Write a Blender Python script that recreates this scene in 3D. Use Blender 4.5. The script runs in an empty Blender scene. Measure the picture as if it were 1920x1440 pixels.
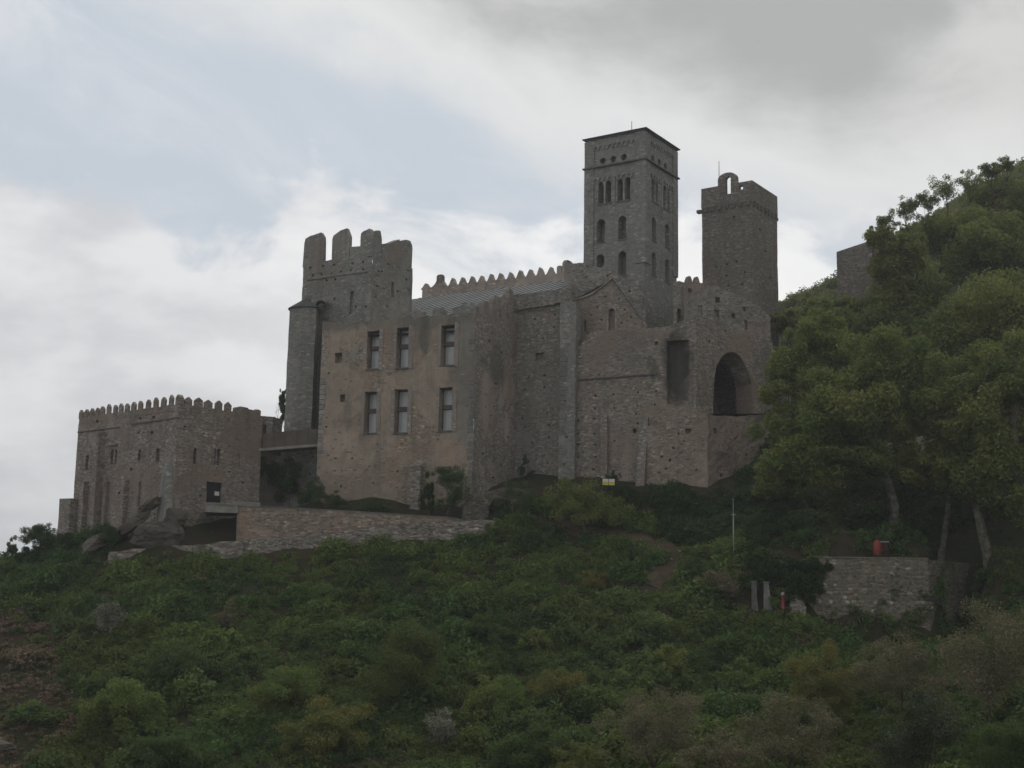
import bpy, bmesh, math, random
import numpy as np
from mathutils import Vector, Matrix, noise

random.seed(7)
RNG = np.random.default_rng(7)
SC = bpy.context.scene
C = SC.collection

# ------------------------------------------------------------------ camera
FPX, CX, CY = 2550.0, 960.0, 720.0
PITCH = math.atan(430.0 / FPX)
ROLL = 0.018
cam_d = bpy.data.cameras.new("camera")
cam_d.sensor_width = 36.0
cam_d.lens = 36.0 * FPX / 1920.0
cam_d.clip_start = 0.5
cam_d.clip_end = 6000.0
cam = bpy.data.objects.new("camera", cam_d)
C.objects.link(cam)
CAMR = Matrix.Rotation(math.pi / 2 + PITCH, 3, 'X') @ Matrix.Rotation(ROLL, 3, 'Z')
cam.matrix_world = CAMR.to_4x4()
SC.camera = cam

# ------------------------------------------------------------------ world
world = bpy.data.worlds.new("World")
SC.world = world
world.use_nodes = True
SUN_EL, SUN_AZ = 48.0, 22.0       # azimuth measured from +Y (behind the monastery) towards +X


def build_world():
    nt = world.node_tree
    nt.nodes.clear()
    N, L = nt.nodes.new, nt.links.new
    out = N("ShaderNodeOutputWorld")
    bg = N("ShaderNodeBackground")
    L(bg.outputs[0], out.inputs[0])
    sky = N("ShaderNodeTexSky")
    sky.sky_type = 'NISHITA'
    sky.sun_disc = False
    sky.sun_elevation = math.radians(SUN_EL)
    sky.sun_rotation = math.radians(SUN_AZ)
    sky.altitude = 500
    sky.dust_density = 2.0
    tc = N("ShaderNodeTexCoord")
    sep = N("ShaderNodeSeparateXYZ")
    L(tc.outputs["Generated"], sep.inputs[0])

    def M(op, a, b=None, clamp=False):
        n = N("ShaderNodeMath")
        n.operation = op
        n.use_clamp = clamp
        for i, v in enumerate((a, b)):
            if v is None:
                continue
            if isinstance(v, (int, float)):
                n.inputs[i].default_value = v
            else:
                L(v, n.inputs[i])
        return n.outputs[0]

    def ramp(v, lo, hi):
        n = N("ShaderNodeMapRange")
        n.interpolation_type = 'SMOOTHSTEP'
        n.inputs[1].default_value = lo
        n.inputs[2].default_value = hi
        L(v, n.inputs[0])
        return n.outputs[0]

    def mix(f, a, b):
        n = N("ShaderNodeMix")
        n.data_type = 'RGBA'
        for sock, v in ((n.inputs[0], f), (n.inputs[6], a), (n.inputs[7], b)):
            if isinstance(v, (int, float)):
                sock.default_value = v
            elif isinstance(v, tuple):
                sock.default_value = (*v, 1)
            else:
                L(v, sock)
        return n.outputs[2]

    # cloud layer: the view direction projected on a flat ceiling of cloud
    zz = M('ADD', M('MAXIMUM', sep.outputs[2], 0.0), 0.16)
    cu = M('DIVIDE', sep.outputs[0], zz)
    cv = M('DIVIDE', sep.outputs[1], zz)
    comb = N("ShaderNodeCombineXYZ")
    L(cu, comb.inputs[0])
    L(cv, comb.inputs[1])

    def fbm(vec, scale, detail, rough, off=(0, 0, 0), stretch=(1, 1, 1), rotz=0.0, dist=0.0):
        mp = N("ShaderNodeMapping")
        mp.inputs["Location"].default_value = off
        mp.inputs["Rotation"].default_value = (0, 0, rotz)
        mp.inputs["Scale"].default_value = stretch
        L(vec, mp.inputs[0])
        n = N("ShaderNodeTexNoise")
        n.inputs["Scale"].default_value = scale
        n.inputs["Detail"].default_value = detail
        n.inputs["Roughness"].default_value = rough
        n.inputs["Distortion"].default_value = dist
        L(mp.outputs[0], n.inputs["Vector"])
        return n.outputs[0]

    flat = comb.outputs[0]
    dirv = tc.outputs["Generated"]
    # pale hazy blue air with the physical sky in it
    skyc = N("ShaderNodeVectorMath")
    skyc.operation = 'SCALE'
    L(sky.outputs[0], skyc.inputs[0])
    skyc.inputs[3].default_value = 0.10
    blue = mix(0.9, skyc.outputs[0], (0.60, 0.655, 0.715))
    # high thin streaks
    mps = N("ShaderNodeMapping")
    mps.vector_type = 'TEXTURE'
    mps.inputs["Rotation"].default_value = (0, math.radians(28), 0)
    mps.inputs["Scale"].default_value = (1.1, 1.0, 0.45)
    L(dirv, mps.inputs[0])
    st = fbm(mps.outputs[0], 6.0, 8, 0.62, (0.3, 0.1, 0.0), (1, 1, 1), 0.0, 0.5)
    st2 = fbm(dirv, 2.2, 3, 0.5, (2.3, 0.7, 0.4))
    streak = M('MULTIPLY', ramp(st, 0.42, 0.70), ramp(st2, 0.34, 0.58))
    c1 = mix(M('MULTIPLY', streak, 0.7), blue, (0.80, 0.81, 0.84))
    # bank of bright cumulus: closed low in the sky, breaking up with height
    el = sep.outputs[2]
    cum = fbm(dirv, 6.5, 8, 0.55, (0.62, 0.0, 0.31), (1.0, 1.0, 1.7), 0.0, 0.35)
    cover = M('ADD', M('MULTIPLY', M('SUBTRACT', 0.285, el), 2.3), M('MULTIPLY', M('SUBTRACT', cum, 0.5), 1.25))
    cm = ramp(cover, -0.06, 0.10)
    ctone = fbm(dirv, 7.0, 6, 0.55, (5.2, 1.0, 2.0), (1, 1, 2.2))
    # cloud is brightest low towards the hidden sun
    sd = N("ShaderNodeVectorMath")
    sd.operation = 'DOT_PRODUCT'
    L(dirv, sd.inputs[0])
    sd.inputs[1].default_value = (math.sin(math.radians(7)) * .97, math.cos(math.radians(7)) * .97, .243)
    glow = ramp(sd.outputs["Value"], 0.93, 1.0)
    cumw = mix(glow, (0.84, 0.845, 0.86), (1.04, 1.03, 1.02))
    cumd = mix(glow, (0.66, 0.665, 0.69), (0.94, 0.94, 0.94))
    cumc = mix(ramp(ctone, 0.36, 0.62), cumd, cumw)
    c2 = mix(cm, c1, cumc)
    # grey rain-cloud deck overhead, lower to the east
    deck = fbm(dirv, 3.6, 7, 0.56, (0.1, 0.45, 0.1), (1, 1, 1.5), 0.0, 0.4)
    dk = M('ADD', M('MULTIPLY', deck, 0.34),
           M('ADD', M('MULTIPLY', M('MINIMUM', sep.outputs[0], 0.22), 0.42), M('MULTIPLY', el, 1.6)))
    lightdeck = ramp(dk, 0.675, 0.775)
    greydeck = ramp(dk, 0.755, 0.88)
    c3 = mix(M('MULTIPLY', lightdeck, 0.92), c2, (0.82, 0.82, 0.81))
    deckc = fbm(dirv, 4.5, 7, 0.58, (0.4, 0.25, 0.1), (1, 1, 1.6), 0.0, 0.4)
    greyc = mix(ramp(deckc, 0.38, 0.68), (0.44, 0.45, 0.445), (0.68, 0.68, 0.67))
    c4 = mix(greydeck, c3, greyc)
    L(c4, bg.inputs[0])
    bg.inputs[1].default_value = 1.0


build_world()

sun_d = bpy.data.lights.new("sun", 'SUN')
sun_d.energy = 1.4
sun_d.angle = math.radians(14)
sun_d.color = (1.0, 0.95, 0.88)
sun = bpy.data.objects.new("sun", sun_d)
C.objects.link(sun)
_sd = Vector((math.sin(math.radians(SUN_AZ)) * math.cos(math.radians(SUN_EL)),
              math.cos(math.radians(SUN_AZ)) * math.cos(math.radians(SUN_EL)),
              math.sin(math.radians(SUN_EL))))
sun.rotation_euler = _sd.to_track_quat('Z', 'Y').to_euler()

SC.view_settings.view_transform = 'Standard'
SC.view_settings.look = 'None'
SC.view_settings.exposure = 0.0
SC.view_settings.gamma = 1.0
SC.render.engine = 'CYCLES'
SC.cycles.use_denoising = True
SC.cycles.max_bounces = 5
SC.cycles.diffuse_bounces = 3
SC.cycles.glossy_bounces = 2
SC.cycles.transparent_max_bounces = 4
SC.cycles.caustics_reflective = False
SC.cycles.caustics_refractive = False


# ------------------------------------------------------------------ geometry from sight lines
def ray(px, py):
    d = CAMR @ Vector((px - CX, CY - py, -FPX))
    return d / d.y


def at(px, py, Y):
    return ray(px, py) * Y


def at2(px, py, Y):
    p = at(px, py, Y)
    return Vector((p.x, p.y))


class Face:
    """A vertical wall plane from plan point P0 to P1 (left to right seen from outside)."""

    def __init__(self, P0, P1):
        self.P0, self.P1 = Vector(P0), Vector(P1)
        self.d = (self.P1 - self.P0)
        self.L = self.d.length
        self.d.normalize()
        self.n = Vector((self.d.y, -self.d.x))

    def hit(self, px, py):
        r = ray(px, py)
        k = self.P0.dot(self.n) / (r.x * self.n.x + r.y * self.n.y)
        q = Vector((r.x * k, r.y * k))
        return (q - self.P0).dot(self.d), r.z * k

    def s(self, px, py):
        return self.hit(px, py)[0]

    def z(self, px, py):
        return self.hit(px, py)[1]

    def pt(self, s, z, out=0.0):
        q = self.P0 + self.d * s + self.n * out
        return Vector((q.x, q.y, z))

    def op(self, x0, y0, x1, y1, arch=False, depth=0.6, rise=None):
        xm, ym = (x0 + x1) / 2, (y0 + y1) / 2
        s0, s1 = self.s(x0, ym), self.s(x1, ym)
        z1, z0 = self.z(xm, y0), self.z(xm, y1)
        return dict(s0=s0, s1=s1, z0=z0, z1=z1, arch=arch, depth=depth, rise=rise)

    def prof(self, pts):
        """pixel polyline -> function z(s)"""
        sz = sorted(self.hit(x, y) for x, y in pts)
        S = [a for a, b in sz]
        Z = [b for a, b in sz]
        return lambda s: float(np.interp(s, S, Z))

    def shifted(self, out):
        return Face(self.P0 + self.n * out, self.P1 + self.n * out)


def face_theta(px, py, Y, theta, pxL=None, pxR=None):
    """front face through pixel (near right corner) turned by theta degrees; returns Face left->corner and corner->right"""
    t = math.radians(theta)
    c = at2(px, py, Y)
    d = Vector((math.cos(t), -math.sin(t)))
    e = Vector((math.sin(t), math.cos(t)))
    f1 = Face(c - d * 5, c)
    sl = f1.s(pxL, py)
    lf = Face(c - d * (5 - sl), c)
    rf = None
    if pxR is not None:
        f2 = Face(c, c + e * 5)
        rf = Face(c, c + e * f2.s(pxR, py))
    return lf, rf


# ------------------------------------------------------------------ scene-object helpers
def thing(name, label, cat, loc, group=None):
    o = bpy.data.objects.new(name, None)
    o.empty_display_size = 0.5
    o.location = loc
    C.objects.link(o)
    o["label"] = label
    o["category"] = cat
    if group:
        o["group"] = group
    return o


def tag(o, label, cat, group=None):
    o["label"] = label
    o["category"] = cat
    if group:
        o["group"] = group
    return o


def link(name, me, mat, parent=None, kind=None):
    """mesh in world coordinates, optionally a part of an Empty that only has a location"""
    o = bpy.data.objects.new(name, me)
    C.objects.link(o)
    if mat is not None and not me.materials:
        me.materials.append(mat)
    if parent is not None:
        o.parent = parent
        if parent.type == 'EMPTY':
            o.matrix_parent_inverse = Matrix.Translation(-parent.location)
    if kind:
        o["kind"] = kind
    return o


def bm_obj(name, bm, mat, parent=None, kind=None, smooth=False, wob=0.0):
    if wob:
        wobble(bm, wob)
    me = bpy.data.meshes.new(name)
    bm.to_mesh(me)
    bm.free()
    if smooth:
        me.polygons.foreach_set("use_smooth", [True] * len(me.polygons))
    return link(name, me, mat, parent, kind)


def wob_at(p, a):
    v = noise.noise_vector(Vector(p) * 0.55) * a + noise.noise_vector(Vector(p) * 2.3 + Vector((9, 3, 5))) * a * 0.55
    return v


def wobble(bm, a):
    for v in bm.verts:
        v.co += wob_at(v.co, a)


def quad_mesh(name, V, Fq):
    """V (n,3) array, Fq (m,4) int array"""
    me = bpy.data.meshes.new(name)
    V = np.asarray(V, dtype=np.float32)
    Fq = np.asarray(Fq, dtype=np.int32)
    me.vertices.add(len(V))
    me.vertices.foreach_set("co", V.ravel())
    me.loops.add(Fq.size)
    me.loops.foreach_set("vertex_index", Fq.ravel())
    me.polygons.add(len(Fq))
    k = Fq.shape[1]
    me.polygons.foreach_set("loop_start", np.arange(0, Fq.size, k, dtype=np.int32))
    me.update(calc_edges=True)
    me.validate()
    return me


def set_attr(me, name, per_face):
    a = me.attributes.new(name, 'FLOAT', 'FACE')
    a.data.foreach_set("value", np.asarray(per_face, dtype=np.float32))


def refine(vals, cell):
    vals = sorted(set(round(v, 4) for v in vals))
    out = [vals[0]]
    for a, b in zip(vals, vals[1:]):
        k = max(1, int(math.ceil((b - a) / cell)))
        for i in range(1, k + 1):
            out.append(a + (b - a) * i / k)
    return out


def panel(bm, F, z0, z1, ops=(), top=None, cell=0.75, s0=0.0, s1=None, tone=None):
    """Wall face with real recessed openings."""
    s1 = F.L if s1 is None else s1
    ops = [o for o in ops if o['s1'] > s0 + .02 and o['s0'] < s1 - .02]
    S = [s0, s1]
    Z = [z0, z1]
    for o in ops:
        S += [o['s0'], o['s1']]
        Z += [o['z0'], o['z1']]
    S = refine([s for s in S if s0 <= s <= s1], cell)
    Z = refine([z for z in Z if z0 <= z <= z1], cell)
    cache = {}

    def vert(i, j):
        k = (i, j)
        if k not in cache:
            z = Z[j]
            if top is not None:
                z = min(z, top(S[i]))
            cache[k] = bm.verts.new(F.pt(S[i], z))
        return cache[k]

    def inside(i, j):
        sc, zc = (S[i] + S[i + 1]) / 2, (Z[j] + Z[j + 1]) / 2
        for q, o in enumerate(ops):
            if o['s0'] < sc < o['s1'] and o['z0'] < zc < o['z1']:
                return q
        return -1

    nI, nJ = len(S) - 1, len(Z) - 1
    grid = [[inside(i, j) for j in range(nJ)] for i in range(nI)]
    deep = {}

    def dvert(q, i, j):
        k = (q, i, j)
        if k not in deep:
            deep[k] = bm.verts.new(F.pt(S[i], Z[j], -ops[q]['depth']))
        return deep[k]

    for i in range(nI):
        for j in range(nJ):
            q = grid[i][j]
            if q < 0:
                if top is not None and Z[j] >= top(S[i]) and Z[j] >= top(S[i + 1]):
                    continue
                vs = [vert(i, j), vert(i + 1, j), vert(i + 1, j + 1), vert(i, j + 1)]
                co = [tuple(round(c, 4) for c in v.co) for v in vs]
                keep = [v for k2, v in enumerate(vs) if co[k2] not in co[:k2]]
                if len(keep) >= 3:
                    try:
                        bm.faces.new(keep)
                    except ValueError:
                        pass
            else:
                if not ops[q].get('open'):
                    bm.faces.new([dvert(q, i, j), dvert(q, i + 1, j), dvert(q, i + 1, j + 1), dvert(q, i, j + 1)])
                for di, dj, a, b in ((-1, 0, (i, j), (i, j + 1)), (1, 0, (i + 1, j + 1), (i + 1, j)),
                                     (0, -1, (i + 1, j), (i, j)), (0, 1, (i, j + 1), (i + 1, j + 1))):
                    ni, nj = i + di, j + dj
                    if not (0 <= ni < nI and 0 <= nj < nJ) or grid[ni][nj] != q:
                        bm.faces.new([vert(*a), vert(*b), dvert(q, *b), dvert(q, *a)])
    for o in ops:
        if not o['arch']:
            continue
        r = (o['s1'] - o['s0']) / 2
        rise = o['rise'] or r
        sc = (o['s0'] + o['s1']) / 2
        zs = o['z1'] - rise
        K = 10
        prev = None
        for k in range(K + 1):
            a = math.pi - math.pi * k / K
            s = sc + r * math.cos(a)
            z = zs + rise * math.sin(a)
            pts = (bm.verts.new(F.pt(s, z)), bm.verts.new(F.pt(s, o['z1'])), bm.verts.new(F.pt(s, z, -o['depth'])))
            if prev:
                bm.faces.new([prev[0], pts[0], pts[1], prev[1]])
                bm.faces.new([prev[0], prev[2], pts[2], pts[0]])
            prev = pts


def prism(bm, plan, z0, z1, cell=None, cap=True):
    """vertical prism over plan points; z1 may be a number or list"""
    n = len(plan)
    zt = z1 if isinstance(z1, (list, tuple)) else [z1] * n
    if cell:
        k = max(1, int((max(zt) - z0) / cell))
    else:
        k = 1
    rings = []
    for j in range(k + 1):
        rings.append([bm.verts.new((p[0], p[1], z0 + (zt[i] - z0) * j / k)) for i, p in enumerate(plan)])
    for j in range(k):
        for i in range(n):
            a, b = i, (i + 1) % n
            bm.faces.new([rings[j][a], rings[j][b], rings[j + 1][b], rings[j + 1][a]])
    if cap:
        bm.faces.new(rings[-1])
        bm.faces.new(list(reversed(rings[0])))


def fbox(bm, F, s0, s1, z0, z1, o0, o1):
    """box on a face from offset o0 (inside) to o1 (outside)"""
    pl = [F.pt(s0, 0, o0), F.pt(s1, 0, o0), F.pt(s1, 0, o1), F.pt(s0, 0, o1)]
    prism(bm, [(p.x, p.y) for p in pl], z0, z1)


def fpoly(bm, F, pts, o0, o1):
    """polygon (s,z) on a face extruded between offsets"""
    a = [bm.verts.new(F.pt(s, z, o1)) for s, z in pts]
    b = [bm.verts.new(F.pt(s, z, o0)) for s, z in pts]
    bm.faces.new(a)
    bm.faces.new(list(reversed(b)))
    n = len(pts)
    for i in range(n):
        j = (i + 1) % n
        bm.faces.new([a[i], b[i], b[j], a[j]])


def fridge(bm, F, line, w, t, o0, o1):
    """strip following a polyline (s,z) on the face: coping, string course"""
    n = len(line)
    rows = []
    for s, z in line:
        rows.append([bm.verts.new(F.pt(s, z, o1)), bm.verts.new(F.pt(s, z + t, o1)),
                     bm.verts.new(F.pt(s, z + t, o0)), bm.verts.new(F.pt(s, z, o0))])
    for i in range(n - 1):
        for k in range(4):
            m = (k + 1) % 4
            bm.faces.new([rows[i][k], rows[i + 1][k], rows[i + 1][m], rows[i][m]])
    bm.faces.new(rows[0])
    bm.faces.new(list(reversed(rows[-1])))


def bar(bm, a, b, r0, r1=None, sides=6):
    a, b = Vector(a), Vector(b)
    r1 = r0 if r1 is None else r1
    ax = (b - a).normalized()
    u = ax.orthogonal().normalized()
    w = ax.cross(u)
    A = [bm.verts.new(a + (u * math.cos(t) + w * math.sin(t)) * r0) for t in [2 * math.pi * i / sides for i in range(sides)]]
    B = [bm.verts.new(b + (u * math.cos(t) + w * math.sin(t)) * r1) for t in [2 * math.pi * i / sides for i in range(sides)]]
    for i in range(sides):
        j = (i + 1) % sides
        bm.faces.new([A[i], A[j], B[j], B[i]])
    bm.faces.new(list(reversed(A)))
    bm.faces.new(B)


def rubble(parent, specs, mat, per_m2=2.2, big=1.0, wob=0.05):
    """slightly proud irregular stones over wall faces: specs = list of (Face, s0, s1, z0, z1, ops, top)"""
    V, Q, T = [], [], []
    for F, s0, s1, z0, z1, ops, top in specs:
        n = int(.55 * per_m2 * (s1 - s0) * (z1 - z0))
        for _ in range(n):
            s = random.uniform(s0, s1)
            z = random.uniform(z0, z1)
            z = z0 + round((z - z0) / 0.24) * 0.24 + random.uniform(-.04, .04)
            w = random.uniform(.08, .24) * big
            h = random.uniform(.045, .10) * big
            if s - w < s0 or s + w > s1:
                continue
            if top is not None and z + h > top(s) - .1:
                continue
            if any(o['s0'] - w < s < o['s1'] + w and o['z0'] - h < z < o['z1'] + h for o in ops):
                continue
            pr = random.uniform(.006, .02) * big
            base = len(V)
            wv = wob_at(F.pt(s, z), wob)
            for (sx, sz, o, k) in ((-1, -1, -.08, 1.0), (1, -1, -.08, 1.0), (1, 1, -.08, 1.0), (-1, 1, -.08, 1.0),
                                   (-1, -1, pr, .72), (1, -1, pr, .72), (1, 1, pr, .72), (-1, 1, pr, .72)):
                p = F.pt(s + sx * w * k * random.uniform(.8, 1.1), z + sz * h * k * random.uniform(.75, 1.15), o) + wv
                V.append(p[:])
            b = base
            for q in ((4, 5, 6, 7), (0, 1, 5, 4), (1, 2, 6, 5), (2, 3, 7, 6), (3, 0, 4, 7)):
                Q.append([b + i for i in q])
            T += [random.random()] * 5
    if not V:
        return None
    me = quad_mesh("rubble_stones", V, Q)
    set_attr(me, "tint", T)
    return link("rubble_stones", me, mat, parent, "stuff")


# ------------------------------------------------------------------ materials
def new_mat(name):
    m = bpy.data.materials.new(name)
    m.use_nodes = True
    nt = m.node_tree
    nt.nodes.clear()
    return m, nt


class NB:
    def __init__(self, nt):
        self.nt = nt
        self.N = nt.nodes.new
        self.L = nt.links.new

    def set(self, sock, v):
        if v is None:
            return
        if isinstance(v, (int, float)):
            sock.default_value = v
        elif isinstance(v, tuple):
            sock.default_value = (*v, 1) if len(v) == 3 and sock.type == 'RGBA' else v
        else:
            self.L(v, sock)

    def math(self, op, a, b=None, clamp=False):
        n = self.N("ShaderNodeMath")
        n.operation = op
        n.use_clamp = clamp
        self.set(n.inputs[0], a)
        self.set(n.inputs[1], b)
        return n.outputs[0]

    def ramp(self, v, lo, hi, a=0.0, b=1.0):
        n = self.N("ShaderNodeMapRange")
        n.interpolation_type = 'SMOOTHSTEP'
        self.set(n.inputs[0], v)
        for i, x in enumerate((lo, hi, a, b)):
            n.inputs[i + 1].default_value = x
        return n.outputs[0]

    def mix(self, f, a, b, mode='MIX'):
        n = self.N("ShaderNodeMix")
        n.data_type = 'RGBA'
        n.blend_type = mode
        self.set(n.inputs[0], f)
        self.set(n.inputs[6], a)
        self.set(n.inputs[7], b)
        return n.outputs[2]

    def pos(self, scale=(1, 1, 1), off=(0, 0, 0)):
        g = self.N("ShaderNodeNewGeometry")
        mp = self.N("ShaderNodeMapping")
        mp.inputs["Location"].default_value = off
        mp.inputs["Scale"].default_value = scale
        self.L(g.outputs["Position"], mp.inputs[0])
        return mp.outputs[0]

    def noise(self, vec, scale, detail=4, rough=0.55, dist=0.0):
        n = self.N("ShaderNodeTexNoise")
        n.inputs["Scale"].default_value = scale
        n.inputs["Detail"].default_value = detail
        n.inputs["Roughness"].default_value = rough
        n.inputs["Distortion"].default_value = dist
        self.L(vec, n.inputs["Vector"])
        return n.outputs[0]

    def voro(self, vec, scale, feature='F1', rnd=1.0):
        n = self.N("ShaderNodeTexVoronoi")
        n.feature = feature
        n.inputs["Scale"].default_value = scale
        n.inputs["Randomness"].default_value = rnd
        self.L(vec, n.inputs["Vector"])
        return n

    def out(self, bsdf):
        o = self.N("ShaderNodeOutputMaterial")
        self.L(bsdf, o.inputs[0])

    def bump(self, h, strength=0.5, dist=0.05, nrm=None):
        n = self.N("ShaderNodeBump")
        n.inputs["Strength"].default_value = strength
        n.inputs["Distance"].default_value = dist
        self.L(h, n.inputs["Height"])
        if nrm is not None:
            self.L(nrm, n.inputs["Normal"])
        return n.outputs[0]

    def principled(self, col, rough=0.9, spec=0.2, nrm=None, metal=0.0):
        p = self.N("ShaderNodeBsdfPrincipled")
        self.set(p.inputs["Base Color"], col)
        self.set(p.inputs["Roughness"], rough)
        p.inputs["Specular IOR Level"].default_value = spec
        p.inputs["Metallic"].default_value = metal
        if nrm is not None:
            self.L(nrm, p.inputs["Normal"])
        return p.outputs[0]

    def attr(self, name, typ='GEOMETRY'):
        a = self.N("ShaderNodeAttribute")
        a.attribute_type = typ
        a.attribute_name = name
        return a.outputs["Fac"]


def masonry(name, a, b, mould=(0.07, 0.07, 0.062), plaster=None, pl_amt=0.5, pl_scale=0.16, off=0.0,
            stone=3.0, mortar=(0.30, 0.27, 0.23), mort_amt=0.35, mould_amt=0.5, red=None, red_amt=0.0, streak=0.5, zones=()):
    k_ = 1.70
    a, b = tuple(x * .95 + y * .05 for x, y in zip(a, b)), tuple(x * .05 + y * .95 for x, y in zip(a, b))
    a, b, mortar, mould = (tuple(x * k_ for x in c) for c in (a, b, mortar, mould))
    plaster = None if plaster is None else tuple(x * k_ for x in plaster)
    red = None if red is None else tuple(x * k_ for x in red)
    m, nt = new_mat(name)
    g = NB(nt)
    P = g.pos((1, 1, 2.5), (off, off * .7, 0))
    P1 = g.pos((1, 1, 1), (off, off * .3, off))
    v = g.voro(P, stone, 'F1', .8)
    ve = g.voro(P, stone, 'DISTANCE_TO_EDGE', .8)
    rnd = g.N("ShaderNodeSeparateColor")
    g.L(v.outputs["Color"], rnd.inputs[0])
    col = g.mix(g.ramp(rnd.outputs[0], 0.1, 0.9), a, b)
    # single stones much paler or darker
    col = g.mix(g.ramp(rnd.outputs[1], 0.90, 0.97, 0, 0.55), col, tuple(min(1, c * 1.9) for c in b))
    col = g.mix(g.ramp(rnd.outputs[2], 0.88, 0.97, 0, 0.35), col, tuple(c * 0.6 for c in a))
    joint = g.ramp(ve.outputs["Distance"], 0.02, 0.09, 1.0, 0.0)
    col = g.mix(g.math('MULTIPLY', joint, mort_amt * .7), col, mortar)
    big = g.noise(P1, 0.22, 5, 0.6, 0.4)
    if red is not None:
        rn = g.noise(g.pos((1, 1, 1), (off + 31, 7, 3)), 0.17, 5, 0.62, 0.5)
        col = g.mix(g.ramp(rn, 0.60 - red_amt * 0.25, 0.74 - red_amt * 0.25, 0, 0.8), col, red)
    h = g.math('MULTIPLY', g.ramp(ve.outputs["Distance"], 0.0, 0.12), 1.0)
    if plaster is not None:
        pn = g.noise(g.pos((1, 1, 0.8), (off + 11, 3, 5)), pl_scale, 7, 0.62, 0.6)
        pm = g.ramp(pn, 0.70 - pl_amt * 0.4, 0.76 - pl_amt * 0.4)
        fine = g.noise(P1, 1.3, 6, 0.65)
        pc = g.mix(g.ramp(fine, 0.3, 0.7), tuple(c * 0.78 for c in plaster), plaster)
        col = g.mix(pm, col, pc)
        h = g.math('MULTIPLY', h, g.math('SUBTRACT', 1.0, g.math('MULTIPLY', pm, 0.75)))
    # broad tonal drift, lichen and water streaks
    col = g.mix(g.ramp(big, 0.34, 0.66, 0.0, 0.45), col, g.mix(0.5, col, mould))
    st = g.noise(g.pos((1.1, 1.1, 0.10), (off + 3, 1, 0)), 1.0, 5, 0.6, 0.3)
    stm = g.math('MULTIPLY', g.ramp(st, 0.50, 0.70), streak)
    col = g.mix(stm, col, g.mix(0.6, col, mould))
    md = g.noise(g.pos((1, 1, 1), (off + 71, 2, 9)), 0.35, 6, 0.65, 0.4)
    col = g.mix(g.ramp(md, 0.66 - mould_amt * 0.2, 0.80 - mould_amt * 0.2, 0, 0.75), col, mould)
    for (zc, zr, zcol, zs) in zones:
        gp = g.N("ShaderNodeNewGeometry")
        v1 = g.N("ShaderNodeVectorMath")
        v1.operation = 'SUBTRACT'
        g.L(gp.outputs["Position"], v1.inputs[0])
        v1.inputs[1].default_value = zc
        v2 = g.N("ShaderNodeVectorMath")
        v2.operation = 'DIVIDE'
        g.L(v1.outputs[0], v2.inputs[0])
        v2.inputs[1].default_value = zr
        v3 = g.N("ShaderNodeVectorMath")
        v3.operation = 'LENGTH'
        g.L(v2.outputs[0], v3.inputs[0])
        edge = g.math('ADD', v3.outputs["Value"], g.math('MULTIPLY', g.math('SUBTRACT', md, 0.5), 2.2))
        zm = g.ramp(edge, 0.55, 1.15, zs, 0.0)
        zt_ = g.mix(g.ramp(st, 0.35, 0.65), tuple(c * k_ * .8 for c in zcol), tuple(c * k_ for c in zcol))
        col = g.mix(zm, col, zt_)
    fine2 = g.noise(P1, 9.0, 3, 0.7)
    col = g.mix(0.25, col, g.mix(g.ramp(fine2, 0.25, 0.75), (0.02, 0.02, 0.02), (0.5, 0.47, 0.43)), 'OVERLAY')
    hh = g.math('ADD', h, g.math('MULTIPLY', fine2, 0.5))
    g.out(g.principled(col, 0.95, 0.1, g.bump(hh, 0.75, 0.055)))
    return m


def stone_mat(name, cols, dark=(0.05, 0.05, 0.045)):
    """loose stones: tone per stone from the tint attribute"""
    m, nt = new_mat(name)
    g = NB(nt)
    t = g.attr("tint")
    cr = g.N("ShaderNodeValToRGB")
    cr.color_ramp.interpolation = 'CONSTANT'
    els = cr.color_ramp.elements
    while len(els) < len(cols):
        els.new(0.5)
    for i, c in enumerate(cols):
        els[i].position = i / len(cols)
        els[i].color = (*(x * 1.2 + .03 for x in c), 1)
    g.L(t, cr.inputs[0])
    n = g.noise(g.pos(), 5.0, 5, 0.65)
    n2 = g.noise(g.pos((1, 1, 1), (5, 5, 5)), 0.3, 4, 0.6)
    col = g.mix(g.ramp(n, 0.35, 0.75, 0, 0.35), cr.outputs[0], dark)
    col = g.mix(g.ramp(n2, 0.45, 0.7, 0, 0.35), col, dark)
    g.out(g.principled(col, 0.95, 0.1, g.bump(n, 0.6, 0.05)))
    return m


def plain(name, col, rough=0.8, spec=0.3, var=0.25, scale=2.0, metal=0.0, bump=0.2):
    m, nt = new_mat(name)
    g = NB(nt)
    n = g.noise(g.pos(), scale, 6, 0.62)
    c = g.mix(g.ramp(n, 0.3, 0.75), tuple(x * (1 - var) for x in col), tuple(min(1, x * (1 + var)) for x in col))
    g.out(g.principled(c, rough, spec, g.bump(n, bump, 0.03), metal))
    return m


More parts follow.
